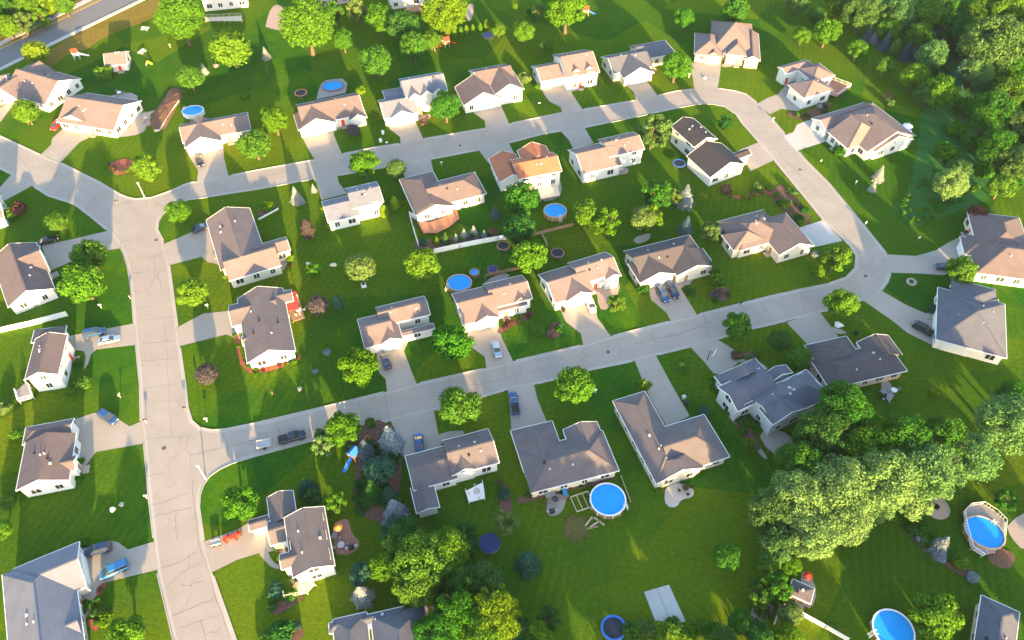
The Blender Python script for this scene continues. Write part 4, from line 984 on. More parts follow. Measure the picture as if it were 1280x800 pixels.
for a in [
 # ---- trees along streets and in the lower half
 (298, 629, 46, 'round', 'bright', 'round bright green tree beside the drive with the red ride-on toys'),
 (240, 366, 38, 'round', 'bright', 'round green tree left of the brown house with the red awning'),
 (223, 264, 30, 'round', 'bright', 'bright green tree at the inner corner of the Y junction'),
 (111, 318, 40, 'round', 'green', 'upper of two touching bright trees beside the left street'),
 (103, 353, 50, 'round', 'bright', 'lower and larger of two touching bright trees beside the left street'),
 (70, 277, 26, 'ball', 'green', 'small round clipped tree on the lawn left of the Y junction'),
 (258, 467, 27, 'ball', 'purple', 'round grey-purple tree on the corner lawn of the left street'),
 (397, 381, 25, 'ball', 'purple', 'round grey-purple tree right of the red awning'),
 (384, 286, 17, 'column', 'umber', 'dark purple-brown egg-shaped tree on the open middle lawn'),
 (450, 334, 37, 'ball', 'olive', 'pale dull green round tree in the middle of the open lawn'),
 (529, 331, 43, 'round', 'bright', 'bright round tree at the corner of the white garden fence'),
 (390, 339, 20, 'loose', 'bright', 'small ragged bright green tree above the grey-purple ball tree'),
 (450, 458, 50, 'round', 'yellow', 'yellow-green street tree left of the drive with one dark blue car'),
 (565, 428, 51, 'round', 'bright', 'tall green tree between two drives of the lower street'),
 (575, 508, 53, 'round', 'green', 'large dark-edged green tree on the south kerb of the lower street'),
 (429, 537, 46, 'round', 'yellow', 'bright yellow-green tree right of the parked pickup'),
 (718, 481, 50, 'round', 'bright', 'round bright tree on the south kerb above the wide hip-roofed house'),
 (921, 407, 36, 'round', 'green', 'green tree on the south kerb below the black-roofed house'),
 (1052, 378, 40, 'round', 'bright', 'bright tree at the kerb where the lower street meets the bend'),
 (853, 458, 20, 'ball', 'green', 'small round lollipop tree between two drives on the lower street'),
 (806, 481, 18, 'loose', 'yellow', 'small yellow-green tree at the tip of the L-shaped house'),
 (909, 696, 35, 'round', 'green', 'lone round green tree on the large lower right lawn'),
 (1168, 769, 60, 'round', 'bright', 'large bright tree beside the pool at the bottom right'),
 (672, 412, 17, 'ball', 'green', 'small round shrub-like tree in front of the spa house lawn'),
 (770, 380, 24, 'loose', 'green', 'small loose tree below the grey side patio'),
 (1200, 338, 38, 'round', 'green', 'green tree at the end of the long grey drive on the right edge'),
 (652, 250, 46, 'round', 'green', 'topmost of three trees in the column beside the terracotta house pool'),
 (649, 287, 44, 'round', 'dark', 'middle of three trees in the column beside the terracotta house pool'),
 (662, 322, 44, 'round', 'bright', 'lowest of three trees in the column, above the spa house'),
 (733, 267, 36, 'round', 'bright', 'oval green tree right of the small round pool in the middle block'),
 (762, 279, 36, 'loose', 'yellow', 'ragged yellow-tipped tree beside the oval green tree'),
 (820, 240, 40, 'loose', 'green', 'upper green tree of the clump behind the black-roofed house'),
 (804, 272, 34, 'round', 'olive', 'dull green tree at the left of the clump behind the black-roofed house'),
 (817, 272, 32, 'loose', 'yellow', 'brightest yellow-green tree of the clump behind the black-roofed house'),
 (842, 246, 22, 'loose', 'olive', 'small olive tree between the clump and the pale blue spruce'),
 (886, 290, 26, 'loose', 'olive', 'thin brownish-green tree left of the tan hip-roofed house in the bend'),
 (456, 205, 37, 'round', 'bright', 'bright round tree on the south kerb of the upper street'),
 (495, 210, 25, 'ball', 'olive', 'smooth round olive tree left of the drive on the upper street'),
 (182, 209, 36, 'round', 'bright', 'bright tree beside the red flower bed and the street lamp'),
 (31, 139, 32, 'round', 'bright', 'bright round tree in front of the house nearest the main road'),
 (44, 65, 31, 'ball', 'yellow', 'round yellow-green tree leaning over the main road edge'),
 (318, 180, 38, 'round', 'green', 'dark green tree between the oval pool house and the yellow tree'),
 (343, 150, 36, 'round', 'yellow', 'vivid yellow tree left of the brown-roofed house with the pool deck'),
 (441, 163, 17, 'ball', 'purple', 'small dark purple ball tree on the lawn in the upper row'),
 (557, 133, 38, 'round', 'green', 'round green tree in front of the house with three dormers'),
 (845, 82, 38, 'round', 'bright', 'tall leaning bright tree right of the grey-roofed house in the upper row'),
 (856, 22, 26, 'round', 'bright', 'lone round bright tree high on the back lawn at the top'),
 (655, 40, 28, 'round', 'bright', 'round bright tree on the lawn above the house with two dormers'),
 (683, 57, 18, 'loose', 'green', 'small thin tree above the house with two dormers'),
 (816, 165, 42, 'loose', 'olive', 'olive tree with a wide dark crown between the white houses of the middle block'),
 (908, 153, 20, 'loose', 'dark', 'small dark tree on the corner lawn beside the black gable roof'),
 (237, 97, 32, 'round', 'green', 'green tree above the brown soil mound on the upper left lawn'),
 (288, 60, 48, 'ball', 'bright', 'broad smooth bright tree on the upper left lawn'),
 (225, 22, 58, 'big', 'bright', 'large bright tree between the main road and the top left house'),
 (383, 30, 66, 'big', 'bright', 'largest spreading tree at the top, beside the reddish patio'),
 (429, 50, 28, 'round', 'bright', 'small bright tree right of the largest tree at the top'),
 (470, 75, 39, 'round', 'green', 'oval green tree standing on the shaded back lawn in the upper middle'),
 (476, 22, 36, 'round', 'bright', 'tall bright tree at the top edge left of the brown deck house'),
 (503, 32, 40, 'round', 'dark', 'dark green tree below the brown deck house at the top edge'),
 (517, 56, 34, 'round', 'green', 'broad green tree above the dormer house back lawn'),
 (539, 50, 22, 'round', 'bright', 'narrow bright tree beside the red play set'),
 (556, 14, 54, 'big', 'yellow', 'wide bright tree right of the brown deck house at the top edge'),
 (623, 37, 17, 'round', 'bright', 'small bright tree at the right end of the columnar hedge'),
 (708, 12, 52, 'round', 'yellow', 'bright tree left of the colourful play set at the top'),
 (446, 14, 28, 'loose', 'olive', 'thin olive tree at the top edge left of the tall bright tree'),
 (420, 14, 26, 'loose', 'green', 'thin green tree at the top edge beside the pale brick house'),
 (1003, 44, 22, 'round', 'bright', 'small bright tree on the edge of the wood above the joined hip roofs'),
 (918, 12, 34, 'round', 'green', 'green tree at the top edge above the large tan-roofed house'),
 (643, 8, 10, 'round', 'yellow', 'small yellow tree at the top edge above the round bright tree'),
 (672, 14, 16, 'loose', 'olive', 'thin pale conifer-like tree at the top edge left of the bright tree'),
 (1045, 323, 34, 'loose', 'bright', 'ragged bright tree at the tip of the bend beside the bluish drive'),
 (975, 425, 30, 'round', 'dark', 'dark tree left of the dark brown hip-roofed house'),
 (999, 447, 32, 'round', 'green', 'lighter green tree touching the wall of the dark brown hip-roofed house'),
 (420, 630, 27, 'loose', 'bright', 'bright ragged tree beside the round terrace on the lower left street'),
 (632, 652, 32, 'loose', 'olive', 'thin brownish tree left of the big round pool lawn'),
 (158, 792, 48, 'round', 'bright', 'bright tree at the bottom edge beside the red mulch bed'),
 (2, 662, 26, 'round', 'bright', 'bright tree cut off by the left edge above the grey-roofed house'),
 (893, 334, 20, 'loose', 'green', 'small green tree at the upper end of the bed beside the black-roofed house'),
 (898, 352, 22, 'loose', 'green', 'small green tree at the lower end of the bed beside the black-roofed house'),
 (880, 515, 17, 'ball', 'teal', 'small blue-green ball tree beside the L-shaped house'),
 (935, 556, 17, 'loose', 'yellow', 'small yellow-green tree beside the grey two-storey house path'),
 (1188, 231, 42, 'big', 'pale', 'pale yellowish tree standing alone in the wet meadow'),
 (1198, 213, 30, 'round', 'olive', 'olive tree just behind the pale yellowish meadow tree'),
 (1072, 62, 26, 'round', 'bright', 'bright tree on the slope below the row of blue spruces'),
 (1107, 83, 26, 'round', 'green', 'green tree at the foot of the row of blue spruces'),
 (1258, 626, 28, 'loose', 'green', 'loose green tree above the lower right pool terrace'),
 (1034, 40, 34, 'round', 'bright', 'rounded bright tree at the edge of the wood near the top'),
 (1021, 22, 26, 'round', 'dark', 'dark green tree behind the rounded bright tree near the top'),
 ]:
    T(*a, group=G1)
for a in [
 (370, 246, 18, 'spruce', 'pearl', 'pale grey-green spruce on the lawn below the upper street'),
 (392, 236, 9, 'spruce', 'pearl', 'tiny pale spruce beside the drive of the grey-roofed white house'),
 (332, 68, 12, 'spruce', 'pearl', 'upper of two small pale spruces on the top left lawn'),
 (334, 87, 9, 'spruce', 'olive', 'lower of two small pale spruces on the top left lawn'),
 (255, 87, 11, 'spruce', 'pearl', 'small grey spruce beside the broad smooth bright tree'),
 (422, 378, 14, 'column', 'teal', 'small pale wire-wrapped evergreen on the lawn beside the grey-purple tree'),
 (619, 266, 14, 'spruce', 'blue', 'tall blue spruce at the corner inside the white fence'),
 (530, 303, 13, 'shrub', 'teal', 'dark blue-green bush at the left end of the row inside the white fence'),
 (546, 302, 10, 'spruce', 'yellow', 'yellow-green cone conifer in the row inside the white fence'),
 (557, 299, 13, 'spruce', 'olive', 'olive cone conifer in the row inside the white fence'),
 (570, 297, 8, 'spruce', 'pearl', 'smallest whitish conifer in the row inside the white fence'),
 (580, 292, 11, 'spruce', 'pearl', 'left of two tall whitish conifers inside the white fence'),
 (592, 289, 11, 'spruce', 'pearl', 'right of two tall whitish conifers inside the white fence'),
 (605, 294, 10, 'spruce', 'silver', 'bluish-white conifer at the right end of the row inside the white fence'),
 (857, 246, 25, 'spruce', 'silver', 'broad pale blue spruce behind the black-roofed house'),
 (858, 283, 20, 'spruce', 'blue', 'smaller blue spruce below the broad pale one'),
 (1099, 219, 17, 'spruce', 'pearl', 'larger of two pale spruces on the lawn beside the bend'),
 (1091, 234, 11, 'spruce', 'pearl', 'smaller of two pale spruces on the lawn beside the bend'),
 (457, 564, 30, 'spruce', 'blue', 'grey-green spruce just right of the bright yellow-green tree'),
 (487, 550, 36, 'spruce', 'silver', 'silvery blue spruce beside the drive of the pinkish-roofed house'),
 (404, 560, 28, 'loose', 'pale', 'pale straw-coloured weeping conifer left of the bright yellow-green tree'),
 (474, 588, 38, 'round', 'teal', 'dark blue-green tree below the silvery spruce'),
 (466, 614, 32, 'spruce', 'dark', 'dark spruce between the play tower and the blue spruce'),
 (486, 618, 26, 'spruce', 'teal', 'grey-tipped spruce above the bluest spruce'),
 (494, 641, 40, 'spruce', 'silver', 'bluest bushy spruce left of the small sunroom wing'),
 (383, 608, 26, 'spruce', 'teal', 'dark spruce at the top of the grey and brown house'),
 (392, 622, 26, 'loose', 'dark', 'dark tree behind the grey and brown house roof'),
 (452, 744, 30, 'spruce', 'pearl', 'white-tipped spruce beside the tree clump at the bottom'),
 (450, 718, 28, 'round', 'teal', 'dark bushy tree above the white-tipped spruce'),
 (660, 702, 36, 'spruce', 'teal', 'blue-green drooping spruce on the dark lawn below the trampoline'),
 (1175, 682, 29, 'spruce', 'silver', 'pale spruce in the bed left of the lower right pool'),
 (1085, 43, 16, 'spruce', 'blue', 'first blue spruce of the row at the wood edge'),
 (1094, 46, 15, 'spruce', 'silver', 'palest grey spruce of the row at the wood edge'),
 (1107, 54, 18, 'spruce', 'blue', 'bluest spruce of the row at the wood edge'),
 (1119, 60, 14, 'column', 'olive', 'olive evergreen between the blue spruces at the wood edge'),
 (1132, 66, 18, 'spruce', 'blue', 'fourth blue spruce of the row, beside the olive evergreen'),
 (1142, 66, 16, 'spruce', 'blue', 'last blue spruce of the row, under the pale wood tree'),
 ]:
    T(*a, group=G2)
for i, (x, y) in enumerate([(552, 42), (560, 40), (568, 38), (576, 37), (583, 35), (591, 34), (600, 32), (608, 28)]):
    T(x, y+2, 6.5, 'column', 'yellow' if i % 3 else 'bright', ['yellow-green column at the play set end of the hedge row', 'second column from the play set in the hedge row', 'third column from the play set in the hedge row', 'fourth column from the play set in the hedge row', 'fourth column from the trampoline in the hedge row', 'third column from the trampoline in the hedge row', 'column next to the tallest one in the hedge row', 'tallest column of the hedge row, above the trampoline'][i], 'columnar shrubs in the hedge row', 1.0)
# ---- clump at the bottom centre
for a in [
 (505, 678, 46, 'big', 'dark', 'dark tree at the upper tip of the bottom clump'),
 (528, 700, 62, 'big', 'green', 'broad green tree in the middle of the bottom clump'),
 (482, 706, 34, 'round', 'yellow', 'yellow tree at the left side of the bottom clump'),
 (556, 690, 50, 'big', 'bright', 'bright-topped tree at the right shoulder of the bottom clump'),
 (520, 732, 50, 'big', 'green', 'green tree above the bottom house roof in the clump'),
 (580, 730, 44, 'big', 'dark', 'dark tree at the right of the bottom clump'),
 (604, 728, 40, 'round', 'olive', 'olive tree with a light top at the right edge of the clump'),
 (575, 765, 54, 'big', 'bright', 'bright tree near the bottom edge in the clump'),
 (620, 765, 56, 'big', 'yellow', 'yellow-green tree at the lower right of the clump'),
 (545, 790, 48, 'big', 'green', 'green tree at the bottom edge beside the cut-off house'),
 (600, 800, 50, 'big', 'bright', 'bright tree cut by the bottom edge under the clump'),
 (645, 795, 40, 'round', 'dark', 'dark tree at the bottom edge right of the clump'),
 (672, 796, 36, 'round', 'yellow', 'light green tree at the bottom edge left of the blue trampoline'),
 (685, 776, 26, 'loose', 'dark', 'thin dark tree above the light green one at the bottom edge'),
 (497, 665, 36, 'round', 'teal', 'bluish tree between the spruce and the bottom clump'),
 (580, 672, 34, 'loose', 'dark', 'dark thin tree between the clump and the dark trampoline'),
 ]:
    T(a[0], a[1], a[2]*1.16, *a[3:], group='trees of the bottom clump')
# ---- the big grove at the right
for a in [(x_, y_, d_*(1.18 if l_ in ('pale', 'olive') else 1.06), s_, l_, t_) for (x_, y_, d_, s_, l_, t_) in [
 (1052, 512, 62, 'big', 'green', 'dense dark green tree beside the dark brown hip roof'),
 (1030, 545, 56, 'big', 'dark', 'dark tree below the dense one, next to the grey house'),
 (1000, 580, 56, 'big', 'green', 'green tree of the grove beside the patio'),
 (1078, 560, 60, 'big', 'bright', 'yellow-topped tree in the upper part of the grove'),
 (1130, 545, 56, 'big', 'green', 'deep green tree along the upper edge of the grove'),
 (1180, 548, 52, 'big', 'green', 'green tree at the upper right of the grove'),
 (1212, 570, 58, 'big', 'pale', 'pale tree at the right end of the grove'),
 (1160, 590, 68, 'big', 'pale', 'broad pale tree over the stone fire circle'),
 (1105, 600, 74, 'big', 'pale', 'broadest pale tree in the middle of the grove'),
 (1050, 610, 70, 'big', 'pale', 'pale tree left of the broadest one in the grove'),
 (1000, 625, 66, 'big', 'pale', 'pale tree over the lawn edge at the left of the grove'),
 (968, 640, 48, 'big', 'olive', 'olive tree at the left tip of the grove'),
 (1012, 665, 60, 'big', 'pale', 'pale tree at the lower edge of the grove'),
 (1060, 655, 54, 'big', 'pale', 'lower pale tree above the dark lawn in the grove'),
 (975, 680, 42, 'round', 'olive', 'rounded olive tree at the lower left tip of the grove'),
 (1140, 625, 40, 'round', 'pale', 'small pale tree beside the stone fire circle'),
 (1268, 530, 66, 'big', 'pale', 'pale tree cut by the right edge above the grove end'),
 (1262, 500, 40, 'big', 'green', 'green tree on the right edge above the pale one'),
 (960, 706, 28, 'round', 'green', 'green tree below the lower left tip of the grove'),
 (988, 705, 26, 'round', 'yellow', 'yellow-green tree above the small square shed'),
 (968, 732, 38, 'loose', 'bright', 'bright loose tree left of the small square shed'),
 (945, 745, 30, 'loose', 'green', 'green loose tree at the lawn edge left of the shed'),
 (988, 768, 26, 'round', 'olive', 'olive tree between the two white fence pieces'),
 (985, 798, 36, 'round', 'yellow', 'yellow-green tree at the bottom edge under the white fence'),
 (928, 778, 30, 'round', 'green', 'round green tree at the bottom of the lawn edge'),
 (950, 795, 34, 'round', 'dark', 'dark green tree at the bottom edge beside the fence'),
 (905, 798, 30, 'round', 'dark', 'dark green tree ending the bottom hedge on the right'),
 (1085, 628, 44, 'big', 'pale', 'pale tree in the hollow between the two broadest in the grove'), (1130, 580, 44, 'big', 'olive', 'olive tree behind the broad pale one over the fire circle'), (1030, 640, 46, 'big', 'pale', 'pale tree in the left middle of the grove'), (1070, 590, 44, 'big', 'bright', 'bright tree between the yellow-topped and the broadest pale tree'), (1185, 575, 46, 'big', 'pale', 'pale tree just left of the right end of the grove'),
 ]]:
    T(*a, group=G3, vs=.80 if a[4] == 'pale' else (1.15 if a[1] < 560 else .95))
# ---- hedge along the bottom edge of the big lawn
for i, x in enumerate([790, 806, 824, 842, 860, 876, 890]):
    T(x, 790-(i % 2)*5, 30, 'shrub', ['green', 'olive', 'bright', 'green', 'yellow', 'green', 'bright'][i], 'leafy bush in the hedge along the bottom of the big lawn', 'hedge bushes at the bottom edge')
# ---- the wood in the upper right corner
W_ = [
 (1082, 14, 46, 'big', 'olive', 'tall olive tree at the top edge, first of the wood'),
 (1127, 14, 44, 'big', 'pale', 'pale yellow tree at the top edge of the wood'),
 (1162, 22, 46, 'round', 'green', 'dark rounded tree right of the pale yellow top-edge tree'),
 (1198, 38, 44, 'round', 'dark', 'very dark tree in the hollow of the wood'),
 (1230, 8, 40, 'big', 'green', 'green tree at the top edge left of the corner tree'),
 (1262, 16, 46, 'big', 'bright', 'green tree in the upper right corner'),
 (1180, 4, 36, 'big', 'green', 'green tree at the top edge above the dark hollow'),
 (1240, 58, 74, 'big', 'olive', 'largest olive tree of the wood, near the right edge'),
 (1278, 78, 54, 'big', 'bright', 'bright tree cut by the right edge beside the largest olive one'),
 (1222, 88, 40, 'big', 'pale', 'pale tree under the largest olive one'),
 (1166, 70, 38, 'big', 'pale', 'pale fluffy tree at the end of the blue spruce row'),
 (1144, 95, 36, 'round', 'bright', 'bright tree below the pale fluffy one'),
 (1176, 113, 42, 'round', 'bright', 'round bright tree on the lower edge of the wood'),
 (1158, 118, 30, 'round', 'dark', 'dark tree between two bright ones at the wood edge'),
 (1208, 132, 34, 'shrub', 'green', 'wide green bush behind the round bright wood-edge tree'),
 (1196, 160, 30, 'shrub', 'bright', 'wide bright bush in the upper part of the wet meadow'),
 (1182, 190, 34, 'shrub', 'bright', 'wide bright bush above the pale meadow tree'),
 (1214, 178, 32, 'shrub', 'green', 'wide green bush in the middle of the wet meadow'),
 (1240, 140, 52, 'big', 'green', 'mid-green tree below the bright right edge trees'),
 (1266, 118, 44, 'big', 'green', 'green tree on the right edge below the bright one'),
 (1276, 160, 46, 'big', 'olive', 'dull olive tree on the right edge'),
 (1248, 185, 46, 'big', 'green', 'deep green tree right of the middle one'),
 (1274, 205, 44, 'big', 'olive', 'olive tree on the right edge above the meadow strip'),
 (1232, 214, 28, 'shrub', 'green', 'wide green bush at the lower right of the wet meadow'),
 (1252, 232, 34, 'round', 'green', 'green tree above the roof at the right edge'),
 (1184, 45, 30, 'round', 'purple', 'small purplish-dark tree in the hollow of the wood'),
 (1150, 45, 34, 'big', 'green', 'green tree behind the row of blue spruces'),
 (1112, 36, 30, 'round', 'green', 'green tree between the pale top trees and the spruces'),
 (1208, 62, 30, 'round', 'teal', 'small bluish tree left of the largest olive one'),
 (1290, 40, 44, 'big', 'green', 'green tree on the right edge below the corner tree'),
 (1195, 98, 30, 'spruce', 'teal', 'dark spruce inside the wood beside the pale tree'),
 (1222, 268, 24, 'round', 'maroon', 'dull maroon tree left of the roof at the right edge'),
 (1048, 2, 34, 'big', 'green', 'green tree at the top edge before the tall olive one'),
 (995, 4, 28, 'round', 'olive', 'olive tree at the top edge above the wood path'),
 (1300, 130, 44, 'big', 'green', 'green tree just off the right edge of the wood'),
 (1302, 190, 44, 'big', 'green', 'deep green tree just off the right edge of the wood'),
]
for a in W_: T(*a, group=G4)
# ---- thicket beyond the main road
for a in [
 (10, 8, 34, 'big', 'green', 'green tree in the far upper left corner'), (34, 10, 30, 'big', 'bright', 'bright tree second from the upper left corner'),
 (58, 6, 28, 'round', 'yellow', 'yellow-green tree beyond the main road'), (80, 6, 26, 'round', 'green', 'green tree nearest the road bend at the top left'),
 (8, 32, 30, 'round', 'yellow', 'light tree on the left edge beyond the main road'), (28, 30, 26, 'loose', 'olive', 'thin olive tree beside the main road pavement'),
 (52, 24, 22, 'loose', 'bright', 'small bright tree beside the main road pavement'), (-12, 20, 34, 'big', 'green', 'green tree just off the left edge beyond the main road')]:
    T(*a, group=G6)
# ---- single shrubs
for a in [
 (409, 440, 13, 'shrub', 'silver', 'larger pale blue-grey bush on the dark lawn right of the brown gable'),
 (394, 464, 9, 'shrub', 'silver', 'smaller pale blue-grey bush on the dark lawn right of the brown gable'),
 (375, 486, 8, 'shrub', 'pearl', 'whitish bush where the sunny corner lawn meets the shade'),
 (131, 90, 26, 'shrub', 'green', 'low wide bush in front of the tan garden shed'),
 (655, 98, 22, 'shrub', 'olive', 'round trimmed bush left of the house with two dormers'),
 (672, 108, 11, 'shrub', 'bright', 'small bright bush at the corner of the house with two dormers'),
 (741, 97, 10, 'shrub', 'bright', 'small bright bush right of the house with two dormers'),
 (450, 113, 17, 'shrub', 'yellow', 'yellow-green bush right of the pool deck'),
 (305, 120, 15, 'shrub', 'bright', 'small bright bush above the oval pool house'),
 (22, 262, 24, 'shrub', 'maroon', 'maroon bush beside the white house on the left edge'),
 (13, 268, 20, 'shrub', 'bright', 'bright bush beside the maroon bush on the left edge'),
 (480, 264, 11, 'column', 'yellow', 'bright yellow column bush against the grey-roofed white house'),
 (493, 254, 12, 'column', 'yellow', 'yellow column bush standing free beside the grey-roofed white house'),
 (410, 283, 9, 'shrub', 'yellow', 'yellow bush at the lower corner of the grey-roofed white house'),
 (403, 260, 7, 'shrub', 'yellow', 'small yellow bush at the upper corner of the grey-roofed white house'),
 (344, 738, 24, 'shrub', 'teal', 'dark bush in the triangular bed of the grey and brown house'),
 (362, 742, 20, 'shrub', 'green', 'green bush in the triangular bed of the grey and brown house'),
 (352, 788, 34, 'shrub', 'dark', 'wide dark bush in the bed at the bottom left edge'),
 (803, 360, 20, 'shrub', 'green', 'dark bush left of the drive with two blue cars'),
 (20, 543, 17, 'shrub', 'bright', 'bright bush at the corner of the house with the fan-shaped drive'),
 (103, 678, 15, 'shrub', 'green', 'round green bush beside the garage of the grey-roofed house'),
 (8, 628, 26, 'shrub', 'green', 'green bushes below the house with the fan-shaped drive'),
 (104, 478, 24, 'shrub', 'green', 'spreading bush on the lawn right of the tall white gable'),
 (88, 487, 17, 'shrub', 'bright', 'bright low bush at the right foot of the tall white gable'),
 (5, 510, 22, 'shrub', 'olive', 'olive bush on the left edge below the white deck'),
 (400, 544, 18, 'shrub', 'olive', 'olive bush on the kerb beside the bright yellow-green tree'),
 (893, 478, 17, 'shrub', 'green', 'dark green bush left of the grey two-storey house'),
 (897, 486, 12, 'shrub', 'bright', 'brighter bush left of the grey two-storey house'),
 (911, 514, 15, 'shrub', 'green', 'green bush below the left wall of the grey two-storey house'),
 (945, 530, 14, 'shrub', 'green', 'green bush between the gables of the grey two-storey house'),
 (872, 590, 12, 'shrub', 'yellow', 'yellow bush at the back wall of the L-shaped house'),
 (824, 614, 12, 'shrub', 'yellow', 'yellow bush left of the white concrete patio'),
 (1156, 668, 27, 'shrub', 'green', 'green bush at the top of the bed left of the lower right pool'),
 (1200, 703, 24, 'shrub', 'bright', 'bright bush at the middle of the bed left of the lower right pool'),
 (1216, 722, 18, 'shrub', 'silver', 'grey bush at the lower end of the bed left of the lower right pool'),
 (1115, 645, 17, 'shrub', 'yellow', 'yellow round bush at the lawn edge of the grove'),
 (1167, 490, 14, 'shrub', 'yellow', 'small yellow bush alone on the dark lawn right of the hip roofs'),
 (948, 233, 18, 'shrub', 'olive', 'olive bush behind the curved red mulch strip'),
 (878, 246, 15, 'shrub', 'yellow', 'bright yellow bush right of the broad pale blue spruce'),
 (908, 236, 18, 'shrub', 'brownred', 'brownish bush at the left end of the curved red mulch strip'),
 (630, 617, 20, 'shrub', 'teal', 'round dark bush beside the white rear terrace'),
 (611, 598, 12, 'shrub', 'yellow', 'yellow-green bush at the white rear terrace wall'),
 (920, 444, 16, 'shrub', 'brownred', 'dull brown bush beside the gable of the grey two-storey house'),
 (618, 290, 16, 'shrub', 'brownred', 'brownish bush inside the white fence corner'),
 (1045, 170, 18, 'shrub', 'bright', 'upper bright bush in front of the tan hip-roofed house'),
 (1050, 188, 20, 'shrub', 'green', 'lower green bush in front of the tan hip-roofed house'),
 (1018, 318, 13, 'shrub', 'silver', 'grey bush below the bluish drive'),
 (1022, 338, 20, 'shrub', 'yellow', 'yellow bush below the bluish drive at the tip of the bend'),
 (1148, 263, 9, 'shrub', 'yellow', 'single small yellow bush in the wet meadow'),
 (1185, 365, 20, 'shrub', 'teal', 'dark bush at the upper corner of the dark grey hip roof'),
 (1168, 386, 18, 'shrub', 'teal', 'grey-green bush at the drive corner of the dark grey hip roof'),
 (1216, 291, 10, 'shrub', 'dark', 'dark bush at the corner of the roof on the right edge'),
 (1112, 128, 14, 'shrub', 'olive', 'olive bush on the bare soil behind the tan hip-roofed house'),
 (335, 258, 20, 'shrub', 'yellow', 'yellow-green bush bed at the top of the tan house at the junction'),
 (283, 345, 10, 'shrub', 'bright', 'bright bush at the lower left corner of the tan house at the junction'),
 (362, 322, 13, 'shrub', 'yellow', 'yellow bush beside the pink bed of the tan house at the junction'),
 (131, 776, 24, 'shrub', 'yellow', 'yellow-green bush beside the red mulch bed at the bottom left'),
 (118, 766, 12, 'shrub', 'olive', 'olive bush between two red mulch beds at the bottom left'),
 ]:
    T(*a, group=G5)
